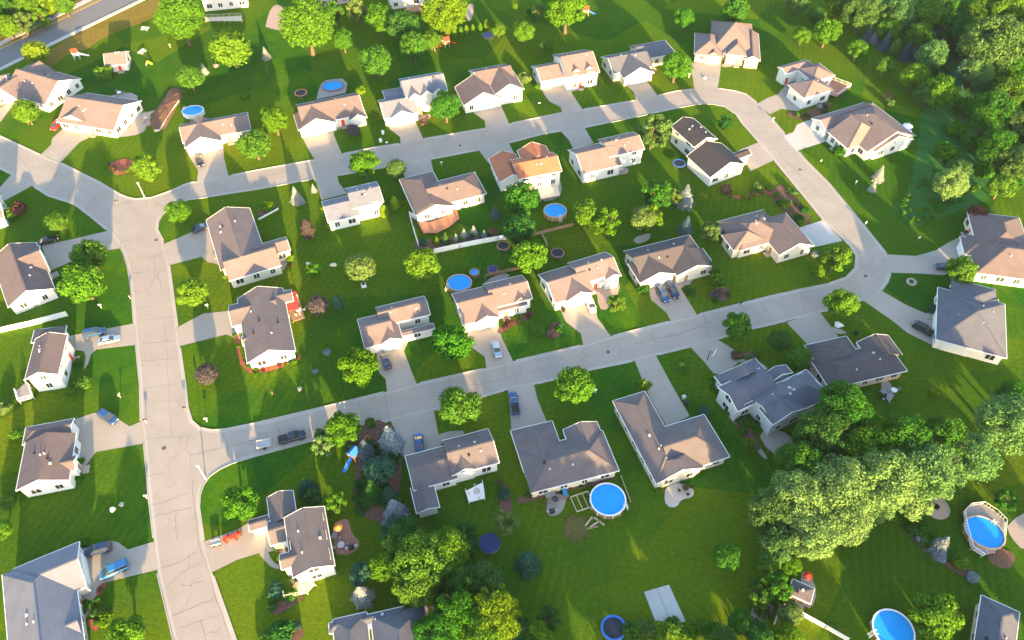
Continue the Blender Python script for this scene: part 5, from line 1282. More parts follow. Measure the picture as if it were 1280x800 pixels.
# ---- small plants inside the beds
def bedplants(poly, n, leafs, size, label, sd):
    pp = pts(poly); q = random.Random(sd); x0 = min(p.x for p in pp); x1 = max(p.x for p in pp); y0 = min(p.y for p in pp); y1 = max(p.y for p in pp)
    k = t = 0
    while k < n and t < 400:
        t += 1; c = Vector((q.uniform(x0, x1), q.uniform(y0, y1), 0))
        if not inside(c, pp): continue
        tree_at(c.x, c.y, q.uniform(*size), 'shrub', q.choice(leafs), label, 'small bed plants'); k += 1
BP = [
 (BEDS[0][1], 9, ['brownred', 'maroon', 'yellow'], (.5, .9), 'small plant in the winged red flower bed beside the street lamp'),
 (BEDS[2][1], 3, ['brownred', 'green'], (.4, .7), 'small plant in the narrow red bed beside the two blue cars'),
 (BEDS[3][1], 5, ['maroon', 'brownred', 'green'], (.5, .8), 'small plant in the forked red bed at the bottom left'),
 (BEDS[4][1], 3, ['green', 'bright'], (.6, .9), 'small plant in the dark round bed by the grey house door'),
 (BEDS[5][1], 12, ['yellow', 'maroon', 'green', 'bright'], (.4, .8), 'small plant in the bed round the house with the red awning'),
 (BEDS[6][1], 3, ['green', 'dark'], (.6, 1.0), 'small plant in the triangular bed of the grey and brown house'),
 (BEDS[7][1], 6, ['green', 'teal', 'olive'], (.7, 1.3), 'small plant in the bed at the bottom left edge'),
 (BEDS[8][1], 9, ['brownred', 'yellow', 'maroon'], (.4, .8), 'small plant in the curved front bed of the spa house'),
 (BEDS[9][1], 6, ['green', 'teal', 'brownred'], (.5, .9), 'small plant in the rounded lawn bed between two drives'),
 (BEDS[10][1], 12, ['green', 'olive', 'dark', 'yellow'], (.7, 1.5), 'small plant in the long planted bed inside the bend'),
 (BEDS[11][1], 8, ['yellow', 'bright', 'olive'], (.6, 1.1), 'small plant along the curved red mulch strip'),
 (BEDS[12][1], 9, ['green', 'dark', 'purple', 'pearl'], (.5, 1.1), 'small plant in the bed between two drives at the outer bend'),
 (BEDS[13][1], 8, ['green', 'dark', 'silver'], (.7, 1.3), 'small plant in the long bed left of the lower right pool'),
 (BEDS[15][1], 4, ['green', 'dark'], (.6, 1.0), 'small plant in the bed beside the door of the black-roofed house'),
 (BEDS[16][1], 5, ['green', 'olive', 'purple'], (.6, 1.0), 'small plant in the front lawn bed of the black-roofed house'),
 (BEDS[17][1], 9, ['green', 'dark', 'bright'], (.6, 1.2), 'small plant in the bed along the grey two-storey house path'),
 (BEDS[18][1], 5, ['olive', 'pale', 'brownred'], (.5, .8), 'small plant in the front bed of the grey two-storey house'),
 (BEDS[19][1], 10, ['green', 'dark', 'maroon'], (.4, .7), 'small plant along the back wall of the wide hip-roofed house'),
 (BEDS[20][1], 12, ['green', 'bright', 'yellow', 'dark'], (.5, .9), 'small plant along the side wall of the L-shaped house'),
 (BEDS[21][1], 5, ['dark', 'teal', 'maroon'], (.6, 1.1), 'small plant in the bed at the roof on the right edge'),
 (BEDS[22][1], 5, ['green', 'brownred'], (.5, .9), 'small plant in the long bed between the lower houses'),
 (BEDS[23][1], 9, ['teal', 'dark', 'green'], (.8, 1.5), 'small plant under the spruces beside the pinkish-roofed house'),
 (BEDS[25][1], 12, ['green', 'teal', 'dark'], (.5, .9), 'small plant in the bed along the white garden fence'),
 (BEDS[26][1], 4, ['brownred', 'green'], (.5, .8), 'small plant in the front bed of the house with three dormers'),
 ([(38, 140), (52, 142), (66, 136), (62, 130), (50, 136)], 5, ['yellow', 'green', 'maroon'], (.4, .8), 'small plant at the front of the house nearest the main road'),
 ([(20, 388), (66, 368), (68, 372), (24, 392)], 8, ['olive', 'green', 'yellow'], (.4, .8), 'small plant along the gable wall on the left edge'),
 ([(90, 440), (98, 440), (104, 460), (96, 468)], 5, ['green', 'dark'], (.5, .9), 'small plant at the side of the tall white gable'),
 ([(98, 575), (104, 575), (105, 605), (98, 608)], 5, ['green', 'bright'], (.5, .9), 'small plant at the side of the house with the fan-shaped drive'),
 ([(342, 682), (350, 686), (352, 705), (345, 700)], 5, ['green', 'yellow'], (.5, .8), 'small plant at the door of the grey and brown house'),
 ([(712, 112), (724, 103), (735, 104), (722, 112)], 4, ['green', 'dark'], (.5, .9), 'small plant by the entrance of the house with two dormers'),
 ([(907, 76), (920, 68), (934, 74), (918, 80)], 4, ['bright', 'green', 'brownred'], (.5, .9), 'small plant in front of the stone gables at the outer bend'),
 ([(806, 93), (818, 88), (820, 92), (808, 97)], 4, ['brownred', 'maroon'], (.4, .7), 'reddish plant by the entrance of the grey-roofed upper house'),
 ([(770, 395), (776, 390), (770, 376), (762, 380)], 3, ['green'], (.6, .9), 'small plant under the loose tree by the grey side patio'),
 ([(362, 312), (370, 318), (368, 336), (362, 334)], 4, ['maroon', 'brownred', 'yellow'], (.4, .8), 'small plant in the pinkish side bed of the junction house'),
 ([(622, 14), (660, 40), (690, 20), (640, 4)], 4, ['green', 'dark'], (.8, 1.4), 'small bush on the back lawn at the top'),
]
for i, b in enumerate(BP): bedplants(*b, 100+i)
# ---- undergrowth of the woods: nobody could count it
def thicket(name, polys, dens, leaf, sd, rr=(.9, 2.0), z=.5):
    q = random.Random(sd); cs = []
    for poly in polys:
        pp = pts(poly); x0 = min(p.x for p in pp); x1 = max(p.x for p in pp); y0 = min(p.y for p in pp); y1 = max(p.y for p in pp)
        for _ in range(int((x1-x0)*(y1-y0)*dens)):
            c = Vector((q.uniform(x0, x1), q.uniform(y0, y1), 0))
            if inside(c, pp): r = q.uniform(*rr); cs.append((c.x, c.y, r*z, r, .8))
    p, n = lobes_points(cs, min(60000, len(cs)*90), .7, .2)
    me = leaf_mesh(name, p, n, .30); o = link(bpy.data.objects.new(name, me))
    me.materials[0] = MATS['leaf_'+leaf]; o['kind'] = 'stuff'; return o
u = thicket('undergrowth', [[(1150, 90), (1170, 100), (1215, 105), (1238, 150), (1245, 235), (1300, 240), (1400, 100), (1300, -20), (1050, -20), (1100, 30), (1180, 60)]], .16, 'green', 5)
u = thicket('undergrowth', [[(0, 45), (40, 32), (100, 0), (90, -20), (-60, -20), (-60, 60)]], .16, 'green', 6)
u = thicket('undergrowth', [[(950, 690), (1000, 700), (975, 740), (960, 800), (905, 800), (930, 760)], [(985, 560), (1080, 540), (1200, 560), (1120, 630), (1020, 660), (960, 660)]], .22, 'dark', 7, (.6, 1.3))
u = thicket('undergrowth', [[(480, 680), (560, 680), (640, 740), (650, 800), (560, 800), (540, 750), (500, 720)], [(440, 555), (500, 560), (495, 640), (450, 640)]], .2, 'dark', 8, (.6, 1.2))
u = thicket('meadow_grass', [[(1122, 268), (1125, 255), (1142, 238), (1160, 218), (1190, 205), (1225, 232), (1190, 262), (1160, 279), (1132, 281)]], .35, 'green', 9, (.3, .6), .25)
# ---- trees south of the frame, whose evening shadows lie across the lower lawns
q = random.Random(77)
for (x, y, r_, vs) in [(9, 21, 4, 1.0), (21, 23, 5, 1.2), (29, 17, 5, 1.2), (37, 25, 5, 1.1), (49, 16, 3.4, .9), (60, 22, 3.2, .9), (69, 24, 3.6, .9), (77, 22, 4, 1.0), (88, 28, 4, 1.0), (98, 40, 4, 1.0), (108, 58, 4, 1.0), (16, 8, 5, 1.2)]:
    tree_at(x, y, r_, 'big', q.choice(['green', 'bright', 'dark']), 'tall tree standing south of the lowest gardens', 'trees outside the frame', vs)
plain('pipe_dark', (.10, .095, .09), .7, .3, .2)
# ------------------------------------------------------------------ cars
def paint(name, col):
    if name in MATS: return
    m, nt, bs = newmat(name); bs.inputs['Base Color'].default_value = (*col, 1); bs.inputs['Roughness'].default_value = .28
    bs.inputs['Coat Weight'].default_value = .6; bs.inputs['Coat Roughness'].default_value = .06; bs.inputs['Metallic'].default_value = .25
    MATS[name] = m
paint('paint_blue', (.022, .075, .20)); paint('paint_dark', (.012, .020, .042)); paint('paint_black', (.012, .013, .016)); paint('paint_red', (.42, .03, .02))
paint('paint_white', (.75, .76, .78)); paint('paint_light', (.28, .40, .50)); paint('paint_silver', (.50, .53, .58)); paint('paint_bright', (.03, .19, .45)); paint('paint_navy', (.014, .034, .095))
CARS = {  # profile: (x, half width, z) stations for the body and the cabin
 'sedan': dict(L=4.6, W=1.80, body=[(-2.3, .55, .78), (-2.2, .82, .90), (-1.3, .90, .95), (.9, .90, .95), (1.7, .86, .85), (2.2, .74, .72), (2.3, .5, .62)], cab=[(-1.75, .93), (-1.05, 1.42), (.25, 1.45), (1.1, .95)], wb=1.35),
 'suv': dict(L=4.7, W=1.88, body=[(-2.35, .7, .95), (-2.28, .88, 1.05), (-1.3, .94, 1.08), (.9, .94, 1.08), (1.8, .90, 1.0), (2.25, .80, .88), (2.35, .6, .75)], cab=[(-2.25, 1.06), (-1.9, 1.68), (.35, 1.72), (1.2, 1.08)], wb=1.38),
 'van': dict(L=5.0, W=1.95, body=[(-2.5, .8, .95), (-2.42, .92, 1.05), (-1.3, .97, 1.08), (1.2, .97, 1.08), (1.9, .92, .98), (2.4, .80, .85), (2.5, .6, .7)], cab=[(-2.44, 1.06), (-2.3, 1.78), (.8, 1.80), (1.85, 1.02)], wb=1.5),
 'pickup': dict(L=5.6, W=1.95, body=[(-2.8, .88, 1.0), (-2.75, .94, 1.02), (-1.3, .97, 1.04), (1.2, .97, 1.06), (2.2, .92, 1.02), (2.7, .84, .92), (2.8, .65, .75)], cab=[(-.75, 1.05), (-.55, 1.72), (.65, 1.76), (1.35, 1.07)], wb=1.75)}
def car(pr, pf, kind, col, label, cat='car'):
    a, b = P(*pr), P(*pf); d = b-a; c = (a+b)/2
    name = {'pickup': 'pickup_truck', 'van': 'parked_van'}.get(kind, 'parked_car')
    root = empty(name, (c.x, c.y, .02), math.atan2(d.y, d.x), label, cat, 'parked vehicles')
    s = CARS[kind]; W = s['W']/2; root.scale = (.93, .95, .95)
    mb = MB(); rings = []
    for (x, hw, z) in s['body']:
        r = [(x, -hw*.86, .28), (x, -hw, .5), (x, -hw*.99, z*.88), (x, -hw*.86, z), (x, hw*.86, z), (x, hw*.99, z*.88), (x, hw, .5), (x, hw*.86, .28)]
        rings.append(r)
    vs = [v for r in rings for v in r]; n = 8; fs = []
    for j in range(len(rings)-1):
        fs += [(j*n+i, j*n+(i+1) % n, (j+1)*n+(i+1) % n, (j+1)*n+i) for i in range(n)]
    fs += [tuple(range(n-1, -1, -1)), tuple(range((len(rings)-1)*n, len(rings)*n))]
    mb.add(vs, [f[::-1] for f in fs])
    body = mb.build('body', 'paint_'+col, root)
    bv = body.modifiers.new('b', 'BEVEL'); bv.width = .05; bv.segments = 2; bv.limit_method = 'ANGLE'
    (x0, z0), (x1, z1), (x2, z2), (x3, z3) = s['cab']; w0, w1 = W*.86, W*.70
    cab = MB().add([(x0, -w0, z0-.03), (x3, -w0, z3-.03), (x3, w0, z3-.03), (x0, w0, z0-.03), (x1, -w1, z1-.05), (x2, -w1, z2-.05), (x2, w1, z2-.05), (x1, w1, z1-.05)],
                   [(0, 1, 5, 4), (1, 2, 6, 5), (2, 3, 7, 6), (3, 0, 4, 7)]).build('window_glass', 'glass', root)
    rf = MB().add([(x1-.12, -w1-.03, z1-.06), (x2+.06, -w1-.03, z2-.06), (x2+.06, w1+.03, z2-.06), (x1-.12, w1+.03, z1-.06), (x1, -w1*.9, z1+.02), (x2-.1, -w1*.9, z2+.02), (x2-.1, w1*.9, z2+.02), (x1, w1*.9, z1+.02)],
                  [(0, 1, 5, 4), (1, 2, 6, 5), (2, 3, 7, 6), (3, 0, 4, 7), (4, 5, 6, 7), (3, 2, 1, 0)])
    for sg in (-1, 1):   # pillars
        rf.bar((x0, sg*w0, z0-.02), (x1, sg*(w1+.01), z1-.04), .07); rf.bar((x3, sg*w0, z3-.02), (x2, sg*(w1+.01), z2-.04), .06)
        rf.bar(((x1+x2)/2, sg*(w0+.005), z0-.02), ((x1+x2)/2, sg*(w1+.012), z1-.04), .08)
    rf.build('roof', 'paint_'+col, root)
    if kind == 'pickup':
        MB().box((-1.78, 0, 1.045), (1.75, 1.55, .03)).build('cargo_bed', 'black', root)
    for sx in (-1, 1):
        for sy in (-1, 1):
            x, y = sx*s['wb'], sy*(W-.10)
            ty = MB().tube((x, y-.11, .33), (x, y+.11, .33), .335, n=16).build('wheel', 'rubber', root)
            MB().tube((x, y+sy*.113, .33), (x, y+sy*.123, .33), .2, n=12).build('rim', 'metal', ty)
    L = s['L']/2; zl = s['body'][-2][2]-.12
    for sy in (-1, 1):
        MB().box((L-.10, sy*W*.60, zl), (.16, .36, .16)).build('headlight', 'trim_white', root)
        MB().box((-L+.06, sy*W*.70, zl+.08), (.12, .26, .16)).build('tail_light', 'red', root)
        MB().box((x3-.12, sy*(W*.95+.08), z3+.02), (.14, .2, .14)).build('mirror', 'paint_'+col, root)
    return root
car((78, 153), (67, 165), 'suv', 'red', 'red car on the drive of the house with the stone patio')
car((247, 196), (253, 211), 'sedan', 'dark', 'dark car beside the kerb on the drive below the oval pool house')
car((242, 291), (260, 283), 'sedan', 'navy', 'dark blue car parked against the tan house at the Y junction')
car((54, 305), (69, 300), 'sedan', 'black', 'dark car in the shade behind two bright trees on the left')
car((109, 420), (129, 416), 'suv', 'blue', 'blue car nearer the tall white-gabled house')
car((128, 429), (147, 425), 'sedan', 'light', 'blue and white car at the lower edge of the drive beside the tall white gable')
car((128, 518), (145, 529), 'suv', 'blue', 'blue car at the top of the fan-shaped drive')
car((138, 685), (111, 692), 'suv', 'navy', 'dark blue car beside the grey-roofed house, the upper of two')
car((158, 708), (131, 720), 'van', 'bright', 'bright blue van beside the grey-roofed house, the lower of two', 'van')
car((352, 552), (380, 545), 'pickup', 'dark', 'dark pickup truck parked on the lower street', 'pickup')
car((486, 463), (480, 443), 'sedan', 'navy', 'dark blue car on the drive below a white garage gable')
car((618, 430), (623, 447), 'sedan', 'light', 'pale blue car at the street end of the drive of the spa house')
car((736, 376), (741, 391), 'sedan', 'white', 'white car with dark windows beside the grey side patio')
car((824, 364), (832, 377), 'suv', 'blue', 'lighter blue of the two cars in front of the black-roofed house')
car((836, 358), (845, 374), 'suv', 'navy', 'darker blue of the two cars in front of the black-roofed house')
car((525, 563), (523, 546), 'sedan', 'blue', 'blue car parked at the garage of the pinkish-roofed house')
car((644, 515), (641, 497), 'pickup', 'blue', 'blue pickup truck on the drive of the wide hip-roofed house', 'pickup')
car((1141, 407), (1164, 419), 'suv', 'black', 'black long car on the drive beside the white garage wall')
car((1187, 337), (1172, 335), 'sedan', 'navy', 'dark blue car half hidden by the tree at the right edge')
car((-2, 134), (8, 126), 'suv', 'light', 'pale car in front of the garage at the left edge')
# small utility trailer behind the pickup
c = P(331, 557); a = P(352, 552)-P(320, 559); t = empty('utility_trailer', (c.x, c.y, .02), math.atan2(a.y, a.x), 'grey open utility trailer parked behind the dark pickup', 'trailer')
m = MB().box((0, 0, .62), (2.6, 1.5, .08))
for sy in (-1, 1): m.box((0, sy*.75, .85), (2.6, .05, .4))
m.box((-1.3, 0, .85), (.05, 1.5, .4)).box((1.3, 0, .85), (.05, 1.5, .4)); m.build('cargo_box', 'pipe_grey', t)
MB().bar((1.3, -.5, .6), (2.2, 0, .6), .07).bar((1.3, .5, .6), (2.2, 0, .6), .07).build('tow_bar', 'metal', t)
for sy in (-1, 1): MB().tube((0, sy*.85-.09, .3), (0, sy*.85+.09, .3), .3, n=14).build('wheel', 'rubber', t)

# ------------------------------------------------------------------ pools, tubs, trampolines
def pool(px, rx, ry, rot, label, wallm='trim_white', rimm='trim_white', h=1.25, ladder=0, cat='pool', name='above_ground_pool'):
    c = P(*px, h); r = empty(name, (c.x, c.y, 0), rot, label, cat, 'round garden pools')
    k = ry/rx
    MB().lathe([(rx, -.02), (rx, h-.02), (rx-.06, h-.02), (rx-.06, -.02)], 40, sy=k, close=True).build('pool_wall', wallm, r)
    MB().lathe([(rx+.10, h-.03), (rx+.10, h+.05), (rx-.16, h+.05), (rx-.16, h-.03)], 40, sy=k, close=True).build('top_rail', rimm, r)
    MB().lathe([(rx-.065, h-.05), (rx-.075, .05)], 40, sy=k).build('liner', 'liner', r)
    MB().disc(rx-.08, h-.16, 40, sy=k).build('water', 'pool_water', r)
    up = MB()
    for i in range(14):
        a_ = 2*math.pi*i/14; up.box(((rx+.05)*math.cos(a_), (rx+.05)*k*math.sin(a_), h/2), (.12, .12, h-.06), a_)
    up.build('upright', rimm, r)
    if ladder is not None:
        ld = MB(); ca, sa = math.cos(ladder), math.sin(ladder); tx, ty = -sa, ca
        for s_ in (-.28, .28):
            x, y = rx*ca+tx*s_, rx*k*sa+ty*s_
            ld.tube((x+ca*.7, y+sa*.7, -.02), (x+ca*.1, y+sa*.1, h+.6), .035).tube((x+ca*.1, y+sa*.1, h+.6), (x-ca*.3, y-sa*.3, h+.55), .035).tube((x-ca*.3, y-sa*.3, h+.55), (x-ca*.4, y-sa*.4, .3), .035)
        for i in range(4):
            f = .2+i*.2; x, y = rx*ca+ca*(.7-.6*f), rx*k*sa+sa*(.7-.6*f)
            ld.bar((x+tx*.28, y+ty*.28, h*f*1.3), (x-tx*.28, y-ty*.28, h*f*1.3), .10, .04)
        ld.build('ladder', 'trim_white', r)
    return r
pool((241, 138), 2.9, 2.3, .1, 'small oval blue pool behind the tan-roofed house in the upper left', ladder=2.6)
pool((416, 107), 3.1, 2.5, .1, 'blue oval pool set into a wooden deck in the upper row', 'wood_red', 'wood_red', ladder=None)
pool((574, 353), 2.75, 2.45, 0, 'round blue pool with a small round spa beside it', 'wood', 'wood_pale', ladder=3.6)
pool((593, 340), 1.05, 1.05, 0, 'tiny round blue spa touching the larger pool', 'wood', 'wood', 1.0, None, 'spa', 'round_spa')
pool((694, 263), 2.75, 2.5, 0, 'round blue pool below the deck of the terracotta-roofed house', 'wood', 'wood_pale', ladder=5.1)
pool((760, 624), 3.15, 3.15, 0, 'largest round blue pool with a white rim on the lower lawn', 'wood', 'trim_white', ladder=-.35)
pool((1231, 665), 3.3, 2.95, -.5, 'round blue pool inside a grey deck ring near the right edge', 'wood', 'wood_pale', 1.1, ladder=1.2)
pool((1117, 787), 3.2, 3.2, 0, 'round blue pool cut off by the bottom edge', 'wood', 'trim_white', ladder=3.3)
def hot_tub(px, label):
    c = P(*px, .9); r = empty('hot_tub', (c.x, c.y, 0), .25, label, 'hot tub')
    MB().prism([(1.25*math.cos(math.pi/8+i*math.pi/4), 1.25*math.sin(math.pi/8+i*math.pi/4)) for i in range(8)], 0, .9).build('cabinet', 'wood_red', r)
    MB().lathe([(1.02, .9), (1.02, 1.02), (.9, 1.06), (0, 1.07)], 24).build('cover', 'dark_blue', r)
hot_tub((616, 336), 'round hot tub with a dark cover and wooden surround above the spa house')
def trampoline(px, rad, pad, label, tilt=0):
    c = P(*px, .85); r = empty('trampoline', (c.x, c.y, 0), random.uniform(0, 1), label, 'trampoline', 'garden trampolines')
    MB().disc(rad*.86, .88, 32).build('mat', 'mat_black' if pad != 'dark_blue' else 'dark_blue', r)
    MB().lathe([(rad*.85, .90), (rad*.85, .94), (rad*1.02, .94), (rad*1.02, .87)], 32).build('safety_pad', pad, r)
    MB().lathe([(rad, .80), (rad+.05, .84), (rad, .88), (rad-.05, .84)], 32, close=True).build('frame', 'metal', r)
    for i in range(4):
        a_ = i*math.pi/2; q_ = .35; m = MB()
        p0 = (rad*math.cos(a_-q_), rad*math.sin(a_-q_)); p1 = (rad*math.cos(a_+q_), rad*math.sin(a_+q_))
        m.tube((*p0, .82), (*p0, .02), .03, n=6).tube((*p1, .82), (*p1, .02), .03, n=6).tube((*p0, .03), (*p1, .03), .03, n=6); m.build('leg', 'metal', r)
trampoline((376, 116), 1.75, 'orange', 'small dark blue trampoline with an orange rim in the upper row')
trampoline((610, 44), 1.75, 'dark_blue', 'dark blue trampoline under the tallest hedge column')
trampoline((849, 204), 1.6, 'blue', 'trampoline with a blue ring beside the black gable house')
trampoline((697, 316), 1.55, 'wood_red', 'dark trampoline with a brown rim beside the right of three column trees')
trampoline((629, 307), 1.45, 'wood_red', 'small dark trampoline with a red-brown rim below the white fence')
trampoline((612, 679), 1.8, 'dark_blue', 'dark blue trampoline on the shaded lower lawn')
trampoline((767, 785), 2.0, 'blue', 'trampoline with a bright blue rim at the bottom edge')
# ------------------------------------------------------------------ play sets
def playset(px, rz, roofm, slidem, label, frame='wood_pale', swings=True):
    c = P(*px); r = empty('play_set', (c.x, c.y, 0), rz, label, 'play set', 'garden play sets')
    m = MB()
    for x in (-.75, .75):
        for y in (-.75, .75): m.bar((x, y, -.02), (x, y, 2.5), .12)
    for y in (-.75, .75): m.bar((-.75, y, 1.9), (.75, y, 1.9), .08, .12)
    for x in (-.75, .75): m.bar((x, -.75, 1.9), (x, .75, 1.9), .08, .12)
    m.build('tower_frame', frame, r)
    MB().box((0, 0, 1.25), (1.6, 1.6, .1)).build('platform', frame, r)
    MB().add([(-.95, -.95, 2.4), (.95, -.95, 2.4), (.95, .95, 2.4), (-.95, .95, 2.4), (-.95, 0, 3.2), (.95, 0, 3.2)], [(0, 1, 5, 4), (2, 3, 4, 5), (0, 4, 3), (1, 2, 5), (3, 2, 1, 0)]).build('canopy', roofm, r)
    s = MB(); n = 8; L = []
    for i in range(n+1):
        t = i/n; L.append((.8+2.6*t, 1.3*(1-t)**1.25+.12))
    for (x0, z0), (x1, z1) in zip(L, L[1:]):
        s.bar((x0, 0, z0), (x1, 0, z1), .6, .05)
        for sg in (-1, 1): s.bar((x0, sg*.31, z0+.1), (x1, sg*.31, z1+.1), .05, .2)
    s.build('slide', slidem, r)
    if swings:
        m = MB().bar((-.75, 0, 2.25), (-4.2, 0, 2.25), .12)
        m.bar((-4.2, 0, 2.25), (-4.3, -1.1, 0), .1).bar((-4.2, 0, 2.25), (-4.3, 1.1, 0), .1); m.build('swing_beam', frame, r)
        for x in (-1.9, -3.1):
            w_ = MB().box((x, 0, .5), (.5, .22, .05))
            for sg in (-1, 1): w_.bar((x+sg*.24, 0, .5), (x+sg*.24, 0, 2.22), .03)
            w_.build('swing', slidem, r)
    return r
playset((732, 19), .1, 'red', 'blue', 'colourful play set with red, blue and orange parts at the top')
playset((558, 58), .5, 'red', 'red', 'red play set at the end of the hedge row', 'wood_pale')
playset((97, 73), .4, 'red', 'trim_white', 'red and white play set on the upper left lawn', 'trim_white', False)
playset((444, 573), -2.1, 'blue', 'blue', 'play tower with a blue roof and slide beside the bright yellow-green tree', 'orange')
def toy_slide(px, rz, label, mat='yellow'):
    c = P(*px); r = empty('toy_slide', (c.x, c.y, 0), rz, label, 'toy slide')
    MB().bar((-.9, -.3, 0), (-.5, -.3, 1.1), .08).bar((-.9, .3, 0), (-.5, .3, 1.1), .08).bar((-.78, -.3, .35), (-.78, .3, .35), .08).bar((-.64, -.3, .72), (-.64, .3, .72), .08).build('ladder', 'trim_white', r)
    MB().bar((-.5, 0, 1.05), (.9, 0, .15), .6, .06).bar((-.5, .31, 1.15), (.9, .31, .25), .06, .2).bar((-.5, -.31, 1.15), (.9, -.31, .25), .06, .2).build('chute', mat, r)
toy_slide((187, 81), .1, 'yellow and white toy slide right of the tan garden shed')
def ride_on(px, rz, label):
    c = P(*px); r = empty('ride_on_toy', (c.x, c.y, .02), rz, label, 'toy car', 'red ride-on toys')
    MB().box((0, 0, .42), (1.5, .85, .34)).box((-.15, 0, .75), (.7, .75, .36)).build('body', 'red', r)
    MB().box((.35, 0, .8), (.05, .7, .3)).build('windscreen', 'glass', r)
    for sx in (-1, 1):
        for sy in (-1, 1): MB().tube((sx*.5, sy*.42-.08, .22), (sx*.5, sy*.42+.08, .22), .22, n=12).build('wheel', 'rubber', r)
ride_on((285, 674), .9, 'red ride-on toy car nearer the street on the pale drive'); ride_on((297, 670), 1.0, 'red ride-on toy car nearer the house on the pale drive')
c = P(271, 680); t = empty('garden_cart', (c.x, c.y, .02), .3, 'grey garden cart at the street end of the drive with red toys', 'cart')
m = MB().box((0, 0, .5), (1.5, .9, .06)).box((0, .43, .68), (1.5, .05, .3)).box((0, -.43, .68), (1.5, .05, .3)).box((.73, 0, .68), (.05, .9, .3)); m.build('tray', 'pipe_grey', t)
MB().bar((-.7, 0, .5), (-1.5, 0, .85), .05).build('handle', 'black', t)
for sx in (-.5, .5):
    for sy in (-1, 1): MB().tube((sx, sy*.46-.05, .22), (sx, sy*.46+.05, .22), .22, n=12).build('wheel', 'rubber', t)

# ------------------------------------------------------------------ decks, fences, walls
def deck(poly, h, mat, label, rail=True, cat='deck', skip=(), railm=None):
    pp = pts(poly, h); c = sum(pp, Vector())/len(pp); r = empty('garden_deck', (c.x, c.y, 0), 0, label, cat)
    q = [(p.x-c.x, p.y-c.y) for p in pp]
    MB().prism(q, h-.12, h).build('deck_floor', mat, r)
    ed = MB(); n = len(q)
    for i in range(n):
        a, b = Vector((*q[i], 0)), Vector((*q[(i+1) % n], 0)); k = max(1, int((b-a).length/1.8))
        if h > .3:
            for j in range(k): p = a.lerp(b, j/k)*.985; ed.bar((p.x, p.y, -.05), (p.x, p.y, h-.13), .13)
    if h > .3: ed.build('post', mat, r)
    if rail:
        rl = MB()
        for i in range(n):
            if i in skip: continue
            a, b = Vector((*q[i], 0)), Vector((*q[(i+1) % n], 0)); L = (b-a).length
            rl.bar((a.x, a.y, h+.95), (b.x, b.y, h+.95), .09, .05); rl.bar((a.x, a.y, h+.12), (b.x, b.y, h+.12), .05, .05)
            k = max(1, int(L/.45))
            for j in range(k+1): p = a.lerp(b, j/k); w_ = .09 if j % 4 == 0 else .035; rl.bar((p.x, p.y, h+.005), (p.x, p.y, h+.94), w_)
        rl.build('railing', railm or mat, r)
    return r
deck([(522, 278), (529, 291), (546, 291), (561, 284), (574, 273), (571, 262), (560, 264), (553, 272), (540, 277)], .5, 'wood_red', 'curved red-brown deck behind the house inside the white fence', False)
deck([(20, 489), (24, 502), (42, 497), (37, 482), (32, 478)], .9, 'grey_deck', 'grey and white deck at the foot of the tall white gable', railm='trim_white', skip=(4,))
deck([(1036, 98), (1063, 108), (1045, 121), (1028, 114)], .9, 'wood_red', 'brown deck behind the two joined hip roofs', railm='trim_white', skip=(3,))
deck([(396, 124), (398, 113), (402, 104), (408, 100), (428, 98), (434, 104), (432, 116)], .9, 'grey_deck', 'grey-brown deck around the oval pool in the upper row', False)
deck([(1206, 656), (1204, 640), (1212, 632), (1228, 630), (1244, 640), (1256, 652), (1254, 672), (1244, 690), (1228, 695), (1214, 686)], .72, 'grey_deck', 'grey deck ring around the lower right pool', True, skip=(6, 7), railm='trim_white')
deck([(582, 614), (586, 628), (606, 623), (603, 603)], .6, 'trim_white', 'white terrace behind the pinkish-roofed house', True, skip=(3,))
deck([(672, 232), (676, 249), (700, 244), (696, 226)], .7, 'cream', 'pale deck between the terracotta-roofed house and its round pool', False)
deck([(344, 370), (356, 361), (372, 368), (381, 397), (366, 402), (358, 384)], .5, 'wood', 'deck under the bright red awning', False)
deck([(355, 741), (356, 747), (384, 741), (394, 730), (392, 724)], .7, 'cream', 'pale rear deck below the white gable on the lower left street', True, skip=(4,))
deck([(1100, 488), (1106, 482), (1118, 494), (1112, 503)], .4, 'grey_deck', 'small square deck behind the dark brown hip-roofed house', False)
deck([(258, 22), (257, 26), (303, 26), (302, 20)], .5, 'cream', 'terrace with a pale edge at the top left house', True)
deck([(506, 10), (508, 16), (527, 14), (525, 6)], .7, 'wood', 'brown deck of the white house at the top edge', True, skip=(3,))
deck([(84, 424), (86, 440), (92, 440), (92, 420)], .25, 'drive', 'low concrete porch at the side of the tall white gable', False, 'porch')
